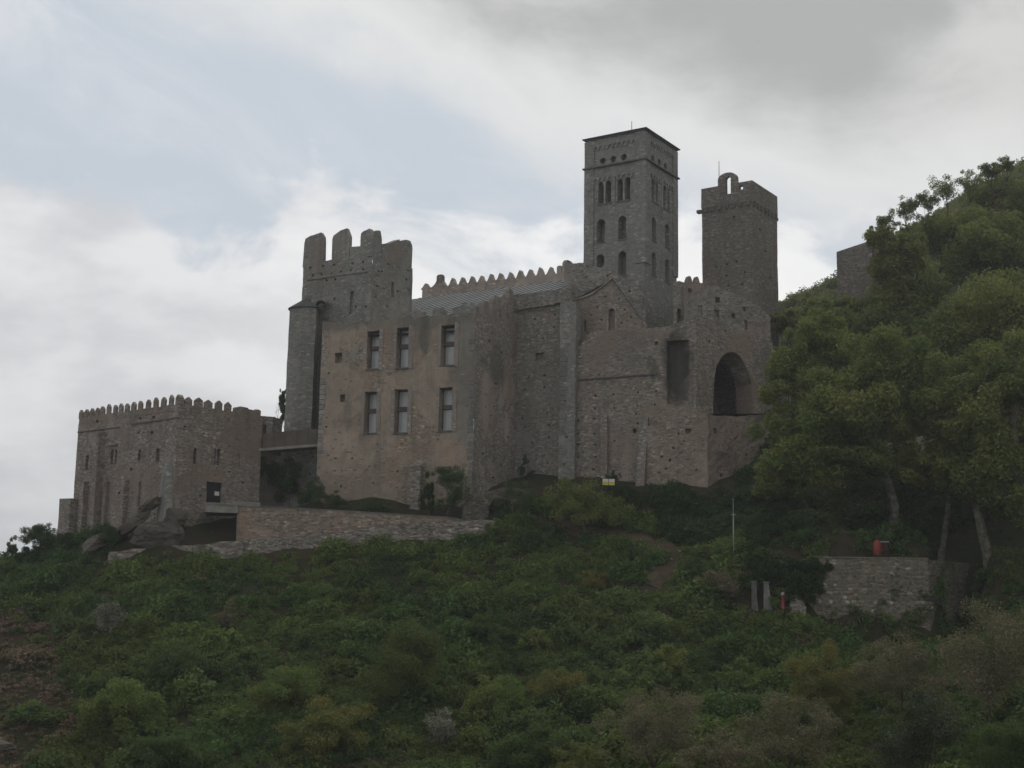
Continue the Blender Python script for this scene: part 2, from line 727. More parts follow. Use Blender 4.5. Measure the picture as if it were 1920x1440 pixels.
def leaf_mat(name, a, b, c=None, trans=0.34, zone=0.25, rare=None):
    """leaf tone per leaf (tint) and drifting over the ground"""
    m, nt = new_mat(name)
    g = NB(nt)
    f_ = 2.15

    def soft(q):
        m_ = sum(q) / 3
        return tuple(f_ * (x * 1.04 - m_ * .04) for x in (q[0], q[1], max(q[2], q[1] * .30)))
    a, b = soft(a), soft(b)
    c = None if c is None else soft(c)
    t = g.attr("tint")
    z = g.noise(g.pos(), zone, 3, 0.5)
    col = g.mix(t, a, b)
    if c is not None:
        col = g.mix(g.ramp(z, 0.42, 0.62, 0, 0.9), col, c)
    if rare is not None:
        col = g.mix(g.ramp(t, 0.93, 0.97), col, rare)
    d = g.principled(col, 0.7, 0.12)
    tr = g.N("ShaderNodeBsdfTranslucent")
    g.set(tr.inputs[0], g.mix(0.55, col, (0.16, 0.21, 0.045)))
    mx = g.N("ShaderNodeMixShader")
    mx.inputs[0].default_value = trans
    g.L(d, mx.inputs[1])
    g.L(tr.outputs[0], mx.inputs[2])
    g.out(mx.outputs[0])
    return m


MAT = {}
MAT['gate'] = masonry("gatehouse_rubble", (0.13, 0.115, 0.10), (0.24, 0.205, 0.18), plaster=(0.25, 0.22, 0.20), pl_amt=0.30,
                      off=4.0, red=(0.195, 0.15, 0.12), red_amt=0.5, mould_amt=0.35)
MAT['palace'] = masonry("palace_render", (0.16, 0.13, 0.102), (0.275, 0.22, 0.17), plaster=(0.27, 0.222, 0.175), pl_amt=0.62,
                        pl_scale=0.2, off=17.0, red=(0.23, 0.168, 0.13), red_amt=0.6, mould_amt=0.34, mould=(0.085, 0.083, 0.072), streak=0.85,
                        zones=[(at(872, 700, 124.6), (1.7, 4, 14), (0.135, 0.137, 0.122), .62), (at(640, 606, 129), (3.5, 4, 1.1), (0.085, 0.083, 0.074), .6),
                               (at(740, 600, 127), (3.5, 4, .9), (0.11, 0.105, 0.092), .5), (at(820, 600, 126), (3.5, 4, 1.0), (0.10, 0.098, 0.086), .6), (at(797, 625, 126), (.5, 4, 2.2), (0.10, 0.10, 0.088), .7),
                               (at(630, 825, 129), (1.9, 4, 1.2), (0.31, 0.245, 0.205), .75), (at(850, 850, 125), (1.6, 4, 1.6), (0.28, 0.20, 0.155), .6), (at(660, 670, 129), (.8, 4, .9), (0.20, 0.19, 0.175), .7),
                               (at(650, 930, 128), (6, 4, 2.0), (0.175, 0.135, 0.115), .5)])
MAT['palace_side'] = masonry("palace_side_render", (0.14, 0.125, 0.11), (0.24, 0.21, 0.185), plaster=(0.29, 0.25, 0.215), pl_amt=0.42,
                             pl_scale=0.22, off=29.0, red=(0.2, 0.14, 0.12), red_amt=0.25, mould_amt=0.5, mould=(0.09, 0.09, 0.078),
                             zones=[(at(912, 745, 126.5), (1.1, 2.2, 3.2), (0.285, 0.235, 0.20), .85), (at(950, 735, 130), (.9, 1.6, 2.6), (0.25, 0.19, 0.16), .7), (at(930, 690, 128), (1.0, 2.6, 2.4), (0.10, 0.098, 0.088), .75),
                                    (at(930, 590, 128), (2.2, 5, 1.1), (0.19, 0.17, 0.15), .6)])
MAT['grey'] = masonry("grey_tower_stone", (0.135, 0.135, 0.125), (0.20, 0.195, 0.18), plaster=(0.21, 0.205, 0.19), pl_amt=0.4, off=41.0,
                      mould_amt=0.25, red=(0.2, 0.165, 0.14), red_amt=0.25, mort_amt=0.2)
MAT['bell'] = masonry("bell_tower_ashlar", (0.145, 0.145, 0.135), (0.195, 0.19, 0.175), plaster=(0.205, 0.2, 0.185), pl_amt=0.35, off=53.0,
                      stone=2.4, mould_amt=0.15, mort_amt=0.15, streak=0.35)
MAT['keep'] = masonry("keep_stone", (0.115, 0.105, 0.095), (0.19, 0.17, 0.15), off=67.0, mould_amt=0.35, mort_amt=0.2,
                      red=(0.15, 0.115, 0.10), red_amt=0.3)
MAT['church'] = masonry("church_rubble", (0.12, 0.115, 0.105), (0.21, 0.195, 0.175), plaster=(0.2, 0.19, 0.175), pl_amt=0.3, off=83.0,
                        mould_amt=0.5, red=(0.2, 0.15, 0.13), red_amt=0.3)
MAT['range'] = masonry("lower_range_rubble", (0.125, 0.11, 0.095), (0.23, 0.2, 0.17), plaster=(0.24, 0.2, 0.175), pl_amt=0.2, off=97.0,
                       mould_amt=0.4, red=(0.205, 0.155, 0.122), red_amt=0.45,
                       zones=[(at(1165, 830, 126.5), (2.2, 4, 2.0), (0.20, 0.158, 0.124), .5), (at(1180, 655, 126.3), (4.5, 5, 1.9), (0.13, 0.12, 0.104), .3), (at(1270, 690, 124.2), (1.6, 5, 3.6), (0.055, 0.053, 0.047), .95),  # last zone here paints recess shade into the niche
                              (at(1390, 650, 128), (2.6, 4, 1.6), (0.215, 0.163, 0.122), .55)])
MAT['pink'] = masonry("pink_render", (0.16, 0.132, 0.11), (0.245, 0.195, 0.16), plaster=(0.235, 0.19, 0.155), pl_amt=0.6, off=101.0,
                      mould_amt=0.3, red=(0.215, 0.165, 0.128), red_amt=0.4)
MAT['ramp'] = masonry("ramp_wall_stone", (0.14, 0.115, 0.092), (0.25, 0.20, 0.16), off=113.0, stone=2.6, mould_amt=0.3,
                      red=(0.235, 0.165, 0.125), red_amt=0.5)
MAT['dry'] = masonry("dry_stone_wall", (0.11, 0.10, 0.085), (0.24, 0.215, 0.185), off=127.0, stone=2.6, mould_amt=0.45, mort_amt=0.1,
                     mortar=(0.12, 0.11, 0.10))
MAT['pale_wall'] = masonry("pale_plaster_wall", (0.2, 0.175, 0.155), (0.30, 0.25, 0.215), plaster=(0.31, 0.265, 0.23), pl_amt=0.5, off=131.0, mould_amt=0.1)
MAT['surround'] = masonry("window_surround_render", (0.20, 0.17, 0.15), (0.25, 0.215, 0.19), plaster=(0.23, 0.195, 0.175), pl_amt=0.7, off=17.0, mould_amt=0.25)
MAT['dark_shaded'] = masonry("dark_shaded_wall", (0.075, 0.07, 0.056), (0.125, 0.115, 0.094), off=143.0, stone=2.6, mould_amt=0.6, mould=(0.03, 0.034, 0.022), mort_amt=0.1, mortar=(0.06, 0.06, 0.05))  # dark stone tone; on the return wall it paints in tree shade
MAT['bed'] = masonry("retaining_wall_mortar", (0.115, 0.102, 0.08), (0.18, 0.157, 0.124), off=139.0, stone=3.2, mould_amt=0.2, mort_amt=0.3)
SM_ = 1.0
MAT['stones'] = stone_mat("rubble_stone", [(0.14, 0.122, 0.104), (0.19, 0.165, 0.14), (0.23, 0.20, 0.17), (0.16, 0.14, 0.12), (0.29, 0.255, 0.22), (0.12, 0.105, 0.09)])
MAT['stones_red'] = stone_mat("warm_rubble_stone", [(0.17, 0.132, 0.105), (0.22, 0.17, 0.135), (0.27, 0.22, 0.18), (0.19, 0.155, 0.128), (0.34, 0.29, 0.245), (0.14, 0.115, 0.095)])
MAT['stones_grey'] = stone_mat("grey_rubble_stone", [(0.14, 0.137, 0.125), (0.17, 0.163, 0.147), (0.20, 0.19, 0.172), (0.15, 0.144, 0.13), (0.25, 0.24, 0.22), (0.12, 0.115, 0.105)])
MAT['quoin'] = plain("quoin_limestone", (0.27, 0.255, 0.23), 0.9, 0.15, 0.35, 1.6)
MAT['concrete'] = plain("concrete", (0.26, 0.25, 0.225), 0.9, 0.2, 0.2, 1.5)
MAT['cement'] = plain("cement_render", (0.18, 0.176, 0.162), 0.95, 0.1, 0.25, 0.8)
MAT['cornice'] = plain("cornice_stone", (0.14, 0.135, 0.125), 0.95, 0.1, 0.3, 2.0)
MAT['slate'] = plain("slate_roof", (0.08, 0.08, 0.08), 0.8, 0.3, 0.3, 3.0)
MAT['zinc'] = plain("zinc_sheet", (0.25, 0.265, 0.26), 0.85, 0.08, 0.15, 0.6, 0.0, 0.05)
MAT['seam'] = plain("roof_seam", (0.085, 0.09, 0.09), 0.9, 0.05, 0.1)
MAT['iron'] = plain("dark_iron", (0.06, 0.06, 0.06), 0.6, 0.4, 0.2)
MAT['galv'] = plain("galvanised_steel", (0.30, 0.31, 0.31), 0.5, 0.5, 0.1, 3, 0.3)
MAT['rust'] = plain("brown_steel_panel", (0.125, 0.10, 0.088), 0.85, 0.2, 0.2, 1.2)
MAT['glass'] = plain("window_glass", (0.40, 0.42, 0.42), 0.15, 0.6, 0.05, 0.4, 0.0, 0.02)
MAT['frame'] = plain("dark_window_frame", (0.07, 0.066, 0.06), 0.7, 0.3, 0.2)
MAT['door'] = plain("black_door", (0.014, 0.015, 0.018), 0.6, 0.3, 0.2)
MAT['white'] = plain("white_sign", (0.62, 0.62, 0.60), 0.6, 0.3, 0.05)
MAT['yellow'] = plain("yellow_sign", (0.62, 0.48, 0.05), 0.6, 0.3, 0.06)
MAT['red'] = plain("red_paint", (0.22, 0.032, 0.026), 0.5, 0.4, 0.12)
MAT['darkred'] = plain("dark_shaded_red", (0.045, 0.012, 0.011), 0.6, 0.3, 0.2)  # red with shade mixed into it, for the container's side box
MAT['palepost'] = plain("pale_concrete_post", (0.19, 0.195, 0.185), 0.9, 0.2, 0.25, 2.5)
MAT['rock'] = masonry("schist_rock", (0.055, 0.048, 0.042), (0.085, 0.074, 0.064), off=151.0, stone=0.5, mould_amt=0.5, mort_amt=0.0, streak=0.3)
MAT['bark'] = plain("tree_bark", (0.10, 0.088, 0.07), 0.95, 0.1, 0.5, 3.0, 0, 0.6)
MAT['bark_pale'] = plain("pale_plane_bark", (0.115, 0.108, 0.085), 0.95, 0.1, 0.55, 2.2, 0, 0.6)
MAT['twig'] = plain("twig_bark", (0.085, 0.065, 0.05), 0.95, 0.1, 0.4, 4.0)

LF = {}
LF['plane'] = leaf_mat("plane_tree_leaf", (0.030, 0.050, 0.013), (0.078, 0.096, 0.022), (0.105, 0.110, 0.022), zone=0.16)
LF['plane_yellow'] = leaf_mat("yellowing_leaf", (0.062, 0.076, 0.014), (0.118, 0.120, 0.022), (0.075, 0.095, 0.02), zone=0.2)
LF['oak'] = leaf_mat("holm_oak_leaf", (0.018, 0.032, 0.014), (0.040, 0.058, 0.022), (0.03, 0.05, 0.018))
LF['hill'] = leaf_mat("hillside_leaf", (0.030, 0.048, 0.013), (0.068, 0.084, 0.020), (0.088, 0.090, 0.018), zone=0.12)
LF['bright'] = leaf_mat("bright_shrub_leaf", (0.035, 0.062, 0.014), (0.075, 0.105, 0.022), (0.08, 0.09, 0.018))
LF['olive'] = leaf_mat("olive_shrub_leaf", (0.045, 0.052, 0.018), (0.085, 0.088, 0.028), (0.09, 0.075, 0.025))
LF['brown'] = leaf_mat("dry_shrub_leaf", (0.052, 0.046, 0.030), (0.110, 0.094, 0.062), (0.075, 0.070, 0.038), trans=0.15)
LF['fern'] = leaf_mat("bracken_leaf", (0.014, 0.034, 0.013), (0.056, 0.094, 0.030), (0.074, 0.098, 0.024), zone=0.11)
LF['bramble'] = leaf_mat("bramble_leaf", (0.014, 0.028, 0.011), (0.046, 0.072, 0.024), (0.052, 0.066, 0.018), zone=0.13)
LF['dry'] = leaf_mat("dry_bracken_leaf", (0.060, 0.044, 0.032), (0.125, 0.092, 0.066), (0.07, 0.062, 0.034), trans=0.1, zone=0.3)
LF['grey'] = leaf_mat("grey_thistle_leaf", (0.07, 0.072, 0.055), (0.125, 0.12, 0.095), trans=0.1)
LF['ivy'] = leaf_mat("ivy_leaf", (0.013, 0.026, 0.012), (0.030, 0.050, 0.020), (0.018, 0.034, 0.013))


# ------------------------------------------------------------------ terrain
GP = [  # sight line x, y and distance for points that lie on the ground
    (0, 1067, 127), (100, 1054, 124), (230, 1064, 119.3), (350, 1082, 117.6), (450, 1077, 116.4), (520, 1075, 116.2), (600, 1066, 116.0), (700, 1045, 116.0),
    (800, 1034, 116.2), (870, 1034, 115.8), (920, 1022, 115.6), (960, 996, 116.6), (1050, 992, 117.2),
    (0, 1200, 108), (0, 1440, 88), (300, 1200, 105), (300, 1440, 86), (600, 1150, 108), (600, 1250, 99), (600, 1440, 84),
    (850, 1090, 111), (960, 1100, 110), (960, 1250, 98), (960, 1440, 82), (1200, 1200, 100), (1300, 1130, 105), (1300, 1280, 93), (1300, 1440, 80),
    (1500, 1180, 101), (1600, 1230, 97), (1600, 1440, 76), (1750, 1232, 98), (1920, 1230, 93), (1920, 1440, 68),
    (1150, 1003, 116), (1230, 1080, 109), (1280, 1040, 112), (1340, 1060, 110), (1230, 1025, 113.5),
    (1300, 985, 117), (1240, 930, 121.3), (1150, 935, 122), (1360, 925, 121), (1100, 900, 127.5), (1000, 897, 128.5), (940, 960, 121),
    (600, 955, 126), (780, 968, 122.5), (700, 962, 123), (880, 968, 122.5), (520, 985, 124), (470, 1012, 121.5), (400, 1012, 121.8),
    (130, 1008, 130), (200, 1010, 126), (300, 1000, 121.5), (540, 948, 132),
    (1560, 1047, 106.4), (1740, 1047, 106.4), (1670, 1046, 110), (1800, 1048, 110), (1850, 1070, 106), (1920, 1080, 105.5), (1460, 1047, 107.2), (1400, 1050, 108),
    (1405, 1158, 103.6), (1450, 1160, 103.4), (1500, 1165, 103.2), (1840, 1210, 101.5),
    (1540, 1200, 103.9), (1590, 1214, 103.7), (1640, 1222, 103.5), (1690, 1226, 103.3), (1740, 1230, 103.0), (1540, 1208, 101.5), (1640, 1228, 101.3), (1740, 1238, 101), (1790, 1212, 104.5), (1820, 1205, 106.5),
    (1600, 1047, 106.0), (1650, 1047, 106.0), (1700, 1047, 106.0), (1500, 1047, 106.9),
    (1450, 950, 117), (1600, 905, 120), (1750, 885, 121.5), (1900, 870, 120), (1600, 880, 123), (1750, 868, 124),
    (1500, 800, 132), (1750, 790, 133), (1920, 740, 134), (1650, 620, 148), (1800, 560, 152), (1920, 480, 156),
    (1460, 584, 215), (1570, 548, 212), (1700, 476, 205), (1800, 405, 202), (1920, 335, 200), (2100, 240, 200),
]
GX = []
for x, y, Y in GP:
    p = at(x, y, Y)
    GX.append((p.x, p.y, p.z))
GX += [(0, 0, -1.7), (-20, 0, -2.2), (20, 0, -0.6), (0, 28, -8.5), (-25, 30, -10), (22, 28, -7), (0, 55, -15), (-30, 55, -17), (25, 52, -11),
       (-55, 80, -14), (-70, 105, -6), (-90, 130, -10), (-50, 155, 0), (-30, 165, 8), (0, 165, 14), (20, 165, 18), (-70, 190, -14), (0, 210, 4),
       (30, 200, 24), (50, 70, -4), (60, 100, 6), (70, 130, 24), (90, 165, 55), (120, 200, 88), (60, 260, 60), (0, 300, -25), (-120, 300, -50),
       (150, 300, 95), (0, -60, -4), (80, 0, 5), (-80, 0, -14), (160, 100, 50), (-160, 100, -40), (-140, 200, -45), (200, 200, 110)]
GX = np.array(GX)
_c2 = 1.4 ** 2


def _phi(d2):
    return np.sqrt(d2 + _c2)


_d2 = ((GX[:, None, :2] - GX[None, :, :2]) ** 2).sum(-1)
_n = len(GX)
_A = np.zeros((_n + 3, _n + 3))
_A[:_n, :_n] = -_phi(_d2) + np.eye(_n) * 0.03 * -1
_A[:_n, _n] = 1
_A[:_n, _n + 1:] = GX[:, :2]
_A[_n:, :_n] = _A[:_n, _n:].T
_w = np.linalg.solve(_A, np.concatenate([GX[:, 2], np.zeros(3)]))


def HN(X, Y):
    X = np.asarray(X, float)
    Y = np.asarray(Y, float)
    sh = X.shape
    x, y = X.ravel(), Y.ravel()
    xc, yc = np.clip(x, -170, 220), np.clip(y, -70, 310)
    d2 = (xc[:, None] - GX[None, :, 0]) ** 2 + (yc[:, None] - GX[None, :, 1]) ** 2
    z = -(_phi(d2) @ _w[:_n]) + _w[_n] + _w[_n + 1] * xc + _w[_n + 2] * yc
    far = np.hypot(x - xc, y - yc)
    z = z * np.exp(-far / 400.0) + (-60) * (1 - np.exp(-far / 400.0))
    z += 0.28 * np.sin(x * 0.61 + 1.3 * np.sin(y * 0.37)) * np.sin(y * 0.53 + 0.7) + 0.12 * np.sin(x * 1.7 + y * 0.9) * np.sin(y * 1.9 - x * .6)
    return z.reshape(sh)


def H(x, y):
    return float(HN(np.array([x]), np.array([y]))[0])


def ground_hit(px, py, y0=40.0, y1=240.0):
    r = ray(px, py)
    Y = np.arange(y0, y1, 0.25)
    z = HN(r.x * Y, Y)
    k = np.nonzero(z >= r.z * Y)[0]
    Yh = float(Y[k[0]]) if len(k) else y1
    return Vector((r.x * Yh, Yh, H(r.x * Yh, Yh)))


def axis(lo, a, b, hi, step, grow=1.16):
    mid = list(np.arange(a, b + 1e-6, step))
    out, v, s = [], b, step
    while v < hi:
        s *= grow
        v += s
        out.append(v)
    pre, v, s = [], a, step
    while v > lo:
        s *= grow
        v -= s
        pre.append(v)
    return np.array(pre[::-1] + mid + out)


def build_ground():
    xs = axis(-2500, -58, 62, 2500, 0.8)
    ys = axis(-800, 66, 136, 3500, 0.8)
    X, Y = np.meshgrid(xs, ys)
    Z = HN(X, Y)
    V = np.stack([X.ravel(), Y.ravel(), Z.ravel()], 1)
    nx, ny = len(xs), len(ys)
    idx = np.arange(nx * ny).reshape(ny, nx)
    Q = np.stack([idx[:-1, :-1].ravel(), idx[:-1, 1:].ravel(), idx[1:, 1:].ravel(), idx[1:, :-1].ravel()], 1)
    me = quad_mesh("ground", V, Q)
    me.polygons.foreach_set("use_smooth", [True] * len(me.polygons))
    m, nt = new_mat("hillside_soil")
    g = NB(nt)
    n1 = g.noise(g.pos(), 0.25, 6, 0.6, 0.3)
    n2 = g.noise(g.pos(), 3.0, 6, 0.7)
    c = g.mix(g.ramp(n1, 0.35, 0.65), (0.026, 0.036, 0.016), (0.060, 0.046, 0.030))
    c = g.mix(g.ramp(n2, 0.4, 0.75, 0, 0.6), c, (0.022, 0.028, 0.014))
    g.out(g.principled(c, 0.95, 0.05, g.bump(n2, 0.8, 0.2)))
    o = link("ground", me, m)
    o["kind"] = "structure"


build_ground()

# dirt path climbing past the lower walls, laid a little above the ground
PATH_PX = [(1010, 978, 1.2), (1080, 990, 1.5), (1150, 1006, 1.9), (1215, 1022, 2.4), (1270, 1038, 2.3), (1262, 1056, 1.8), (1240, 1078, 1.4), (1222, 1102, 0.9)]
PATH = []
for x, y, w in PATH_PX:
    g_ = ground_hit(x, y, 60)
    PATH.append((g_.x, g_.y, w * .6))


def path_d(x, y):
    best = 99
    for (a, b, w), (c, d, w2) in zip(PATH, PATH[1:]):
        vx, vy = c - a, d - b
        t = max(0, min(1, ((x - a) * vx + (y - b) * vy) / (vx * vx + vy * vy + 1e-9)))
        best = min(best, math.hypot(x - a - vx * t, y - b - vy * t) - (w + (w2 - w) * t))
    return best


def build_path():
    V, Q = [], []
    pts = []
    for (a, b, w), (c, d, w2) in zip(PATH, PATH[1:]):
        for k in range(8):
            t = k / 8
            pts.append((a + (c - a) * t, b + (d - b) * t, w + (w2 - w) * t))
    pts.append(PATH[-1])
    NA = 8
    for i, (x, y, w) in enumerate(pts):
        j0, j1 = max(0, i - 1), min(len(pts) - 1, i + 1)
        t = Vector((pts[j1][0] - pts[j0][0], pts[j1][1] - pts[j0][1])).normalized()
        nrm = Vector((-t.y, t.x))
        for k in range(NA + 1):
            u = (k / NA * 2 - 1) * w * (1 + 0.25 * math.sin(i * .9 + k))
            q = Vector((x, y)) + nrm * u
            V.append((q.x, q.y, H(q.x, q.y) + 0.05 + 0.05 * random.random()))
    for i in range(len(pts) - 1):
        for k in range(NA):
            a = i * (NA + 1) + k
            Q.append((a, a + 1, a + NA + 2, a + NA + 1))
    me = quad_mesh("path", V, Q)
    m, nt = new_mat("path_dirt")
    g = NB(nt)
    n1 = g.noise(g.pos(), 0.8, 6, 0.65, 0.3)
    n2 = g.noise(g.pos(), 6.0, 5, 0.7)
    c = g.mix(g.ramp(n1, 0.35, 0.65), (0.055, 0.044, 0.030), (0.10, 0.078, 0.050))
    c = g.mix(g.ramp(n2, 0.5, 0.75, 0, 0.6), c, (0.06, 0.06, 0.03))
    g.out(g.principled(c, 0.95, 0.05, g.bump(n2, 0.8, 0.1)))
    o = link("path", me, m)
    o["kind"] = "structure"


build_path()


# ------------------------------------------------------------------ merlons and other repeated masonry pieces
def merlon_mesh(kind, seed):
    """unit merlon: width 1 (x), depth 1 (y), height 1 (z)"""
    rnd = random.Random(seed)
    bm = bmesh.new()
    if kind == 'gabled':
        prof = [(-.5, 0), (.5, 0), (.5, .70), (.04, 1.0), (-.04, 1.0), (-.5, .70)]
    elif kind == 'pointed':
        prof = [(-.62, 0), (.62, 0), (.40, .28), (.34, .42), (.24, .66), (.12, .92), (-.10, 1.0), (-.26, .66), (-.34, .42), (-.42, .26)]
    elif kind == 'square':
        prof = [(-.5, 0), (.5, 0), (.5, .80), (.40, .97), (.12, 1.0), (-.3, .98), (-.5, .84)]
    else:   # broad weathered
        prof = [(-.5, 0), (.5, 0), (.5, .72), (.47, .84), (.34, .99), (-.02, .96), (-.2, .95), (-.44, .86), (-.5, .72)]
    pr = [(x + rnd.uniform(-.03, .03), z + (rnd.uniform(-.03, .03) if z > 0 else 0)) for x, z in prof]
    a = [bm.verts.new((x, -.5, z)) for x, z in pr]
    b = [bm.verts.new((x, .5, z)) for x, z in pr]
    bm.faces.new(a)
    bm.faces.new(list(reversed(b)))
    n = len(pr)
    for i in range(n):
        j = (i + 1) % n
        bm.faces.new([a[i], b[i], b[j], a[j]])
    me = bpy.data.meshes.new("merlon")
    bm.to_mesh(me)
    bm.free()
    return me


MERLON = {k: [merlon_mesh(k, i * 13 + hash(k) % 7 * 0 + 5) for i in range(3)] for k in ('gabled', 'pointed', 'square', 'broad')}
_matmesh = {}


def merlon(parent, kind, F, sc, zb, w, h, depth, mat, out=0.0):
    i = random.randrange(3)
    key = (kind, i, mat.name)
    if key not in _matmesh:
        me = MERLON[kind][i].copy()
        me.materials.append(mat)
        _matmesh[key] = me
    o = bpy.data.objects.new("merlon", _matmesh[key])
    C.objects.link(o)
    o.parent = parent
    o.matrix_parent_inverse = Matrix.Translation(-parent.location)
    p = F.pt(sc, zb, out - depth / 2)
    ang = math.atan2(F.d.y, F.d.x)
    o.location = p
    o.rotation_euler = (random.uniform(-.03, .03), random.uniform(-.04, .04), ang + random.uniform(-.05, .05))
    o.scale = (w * random.uniform(.88, 1.1), depth, h * random.uniform(.9, 1.05))
    return o


def box_back(bm, A, B, Cc, D, z0, z1):
    """plain unseen back walls and a top: plan points in order"""
    for P, Q in ((A, B), (B, Cc), (Cc, D)):
        panel(bm, Face(P, Q), z0, z1, cell=3.0)


def flat_top(bm, pts, z):
    bm.faces.new([bm.verts.new((p[0], p[1], z)) for p in pts])


def putlogs(F, pxs, size=5, depth=0.6):
    h = size / 2
    return [F.op(x - h, y - h, x + h, y + h, depth=depth) for x, y in pxs]


def quoins(parent, F, edge_s, inward, z0, z1, mat, n, wlo=.35, whi=.75, out=.05, seed=1):
    """alternating corner blocks, each a part"""
    rnd = random.Random(seed)
    z = z0
    hh = (z1 - z0) / n
    for i in range(n):
        w = rnd.uniform(wlo, whi)
        if rnd.random() < .12:
            z += hh
            continue
        bm = bmesh.new()
        a, b = (edge_s, edge_s + inward * w)
        a, b = min(a, b), max(a, b)
        fbox(bm, F, a, b, z + .03, z + hh * rnd.uniform(.8, .95), -.12, out * rnd.uniform(.5, 1.3))
        bmesh.ops.bevel(bm, geom=bm.edges[:], offset=.025, segments=1, affect='EDGES')
        bm_obj("quoin_stone", bm, mat, parent, wob=0.02)
        z += hh


# ================================================================== gatehouse (crenellated block by the entrance)
GL, GR = face_theta(330, 860, 122.0, 41, 143, 489)
zg_top = GL.z(330, 757.5)                  # foot of the merlons
zg_bot = H(GL.P1.x, GL.P1.y) - 3.0
gate = thing("gatehouse", "brown crenellated stone building with small arched windows and a black door", "building",
             (GL.P1.x, GL.P1.y, zg_bot + 3))


def build_gatehouse():
    opsL = [GL.op(161, 853, 166.5, 881, True, .5), GL.op(207.5, 842, 212.6, 870, True, .5), GL.op(214.8, 842, 219, 870, True, .5),
            GL.op(258.6, 841, 263.6, 863, True, .5), GL.op(292.5, 841, 299, 866, True, .5)]
    opsL += putlogs(GL, [(262.5, 784), (288, 782), (284, 810), (260, 811), (174, 905), (224, 925), (247, 880), (309, 905), (182, 790)], 4.5)
    opsR = [GR.op(362.5, 841, 369, 870, True, .5), GR.op(401.5, 841, 405.6, 871, True, .25), GR.op(407.2, 841, 412.2, 872, True, .5),
            GR.op(444, 851, 450, 872, True, .12), GR.op(387, 904, 416, 943, False, .28)]
    opsR += putlogs(GR, [(346, 800), (430, 885), (375, 930), (455, 905)], 3.6)
    bm = bmesh.new()
    ztopL = GL.prof([(143, 784), (330, 766)])
    panel(bm, GL, zg_bot, zg_top + .0, opsL)
    panel(bm, GR, zg_bot, zg_top, opsR)
    back = GR.n * -1 * GL.L
    A = GR.P1
    D = GL.P0
    B = D + (GR.P1 - GR.P0)
    panel(bm, Face(A, B), zg_bot, zg_top, cell=3)
    panel(bm, Face(B, D), zg_bot, zg_top, cell=3)
    flat_top(bm, [GL.P1, GR.P1, B, D], zg_top - .6)
    bm_obj("wall", bm, MAT['gate'], gate, wob=0.07)
    rubble(gate, [(GL, 0, GL.L, zg_bot + 2, zg_top, opsL, None), (GR, 0, GR.L, zg_bot + 2, zg_top, opsR, None)], MAT['stones'], 3.0, wob=0.07)
    # merlons: sixteen on the long side, a broken row on the door side
    for px in (152, 161.6, 172, 182, 191.6, 203, 215, 226, 237, 249, 262, 276, 290.6, 304.4, 319):
        s = GL.s(px, 760)
        merlon(gate, 'gabled', GL, s, zg_top - .1, .56, .95 + random.uniform(-.05, .05), .26, MAT['gate'])
    merlon(gate, 'gabled', GL, GL.L - .30, zg_top - .1, .62, .98, .5, MAT['gate'], .01)
    for px in (354, 373, 392, 411, 429):
        merlon(gate, 'gabled', GR, GR.s(px, 760), zg_top - .1, .80, .90 + random.uniform(-.05, .05), .24, MAT['gate'])
    for px, w, h in ((446, .8, .75), (456, 1.3, .95), (468, 1.1, .8), (484, .8, .95)):
        merlon(gate, 'square', GR, GR.s(px, 762), zg_top - .1, w, h * .75, .3, MAT['gate'])
    # string course under the parapet
    bm = bmesh.new()
    fridge(bm, GL, [(GL.s(247, 793), GL.z(288, 790) - .02), (GL.L + .05, GL.z(288, 790) - .02)], 0, .12, -.1, .10)
    bm_obj("string_course", bm, MAT['cornice'], gate, wob=0.04)
    bm = bmesh.new()
    zs = GL.z(190, 806)
    fridge(bm, GL, [(.0, zs), (GL.s(225, 803), zs)], 0, .10, -.1, .09)
    bm_obj("string_course", bm, MAT['cornice'], gate, wob=0.04)
    # pilasters and buttresses
    for x0, x1, y0, out, mt in ((185, 193, 815, .75, 'gate'), (160, 167, 905, .5, 'gate'), (201, 206, 905, .35, 'gate'), (237, 242.5, 903, .5, 'gate'), (262, 265, 905, .25, 'gate')):
        bm = bmesh.new()
        s0, s1 = GL.s(x0, 900), GL.s(x1, 900)
        z1 = GL.z(x0, y0)
        pts = [(s0, z1)]
        pl0 = [GL.pt(s0, 0, -.2), GL.pt(s1, 0, -.2), GL.pt(s1, 0, out), GL.pt(s0, 0, out)]
        prism(bm, [(p.x, p.y) for p in pl0], zg_bot, [z1 + .25, z1 + .25, z1, z1], cell=1.0)
        bm_obj("buttress", bm, MAT[mt], gate, wob=0.06)
    # low projecting block at the far end
    bm = bmesh.new()
    s0, s1 = GL.s(126, 960), GL.s(146, 960)
    z1 = GL.z(137, 936)
    pl0 = [GL.pt(s0, 0, -1.5), GL.pt(s1, 0, -1.5), GL.pt(s1, 0, .9), GL.pt(s0, 0, .9)]
    prism(bm, [(p.x, p.y) for p in pl0], zg_bot - 2, z1, cell=.8)
    bm_obj("buttress", bm, MAT['gate'], gate, wob=0.08)
    # smooth grey conical buttress at the corner
    bm = bmesh.new()
    c = GL.pt(GL.L - 1.05, 0, -.42)
    zt, zb = GL.z(308, 845), GL.z(305, 1000)
    K, J = 14, 10
    rings = []
    for j in range(J + 1):
        t = j / J
        r = (.85 + .35 * (1 - t)) * (1.0 if t < .55 else 1 - ((t - .55) / .45) ** 2 * .62)
        z = zb + (zt - zb) * t
        rings.append([bm.verts.new((c.x + r * math.cos(2 * math.pi * k / K), c.y + r * math.sin(2 * math.pi * k / K), z)) for k in range(K)])
    for j in range(J):
        for k in range(K):
            bm.faces.new([rings[j][k], rings[j][(k + 1) % K], rings[j + 1][(k + 1) % K], rings[j + 1][k]])
    bm.faces.new(rings[-1])
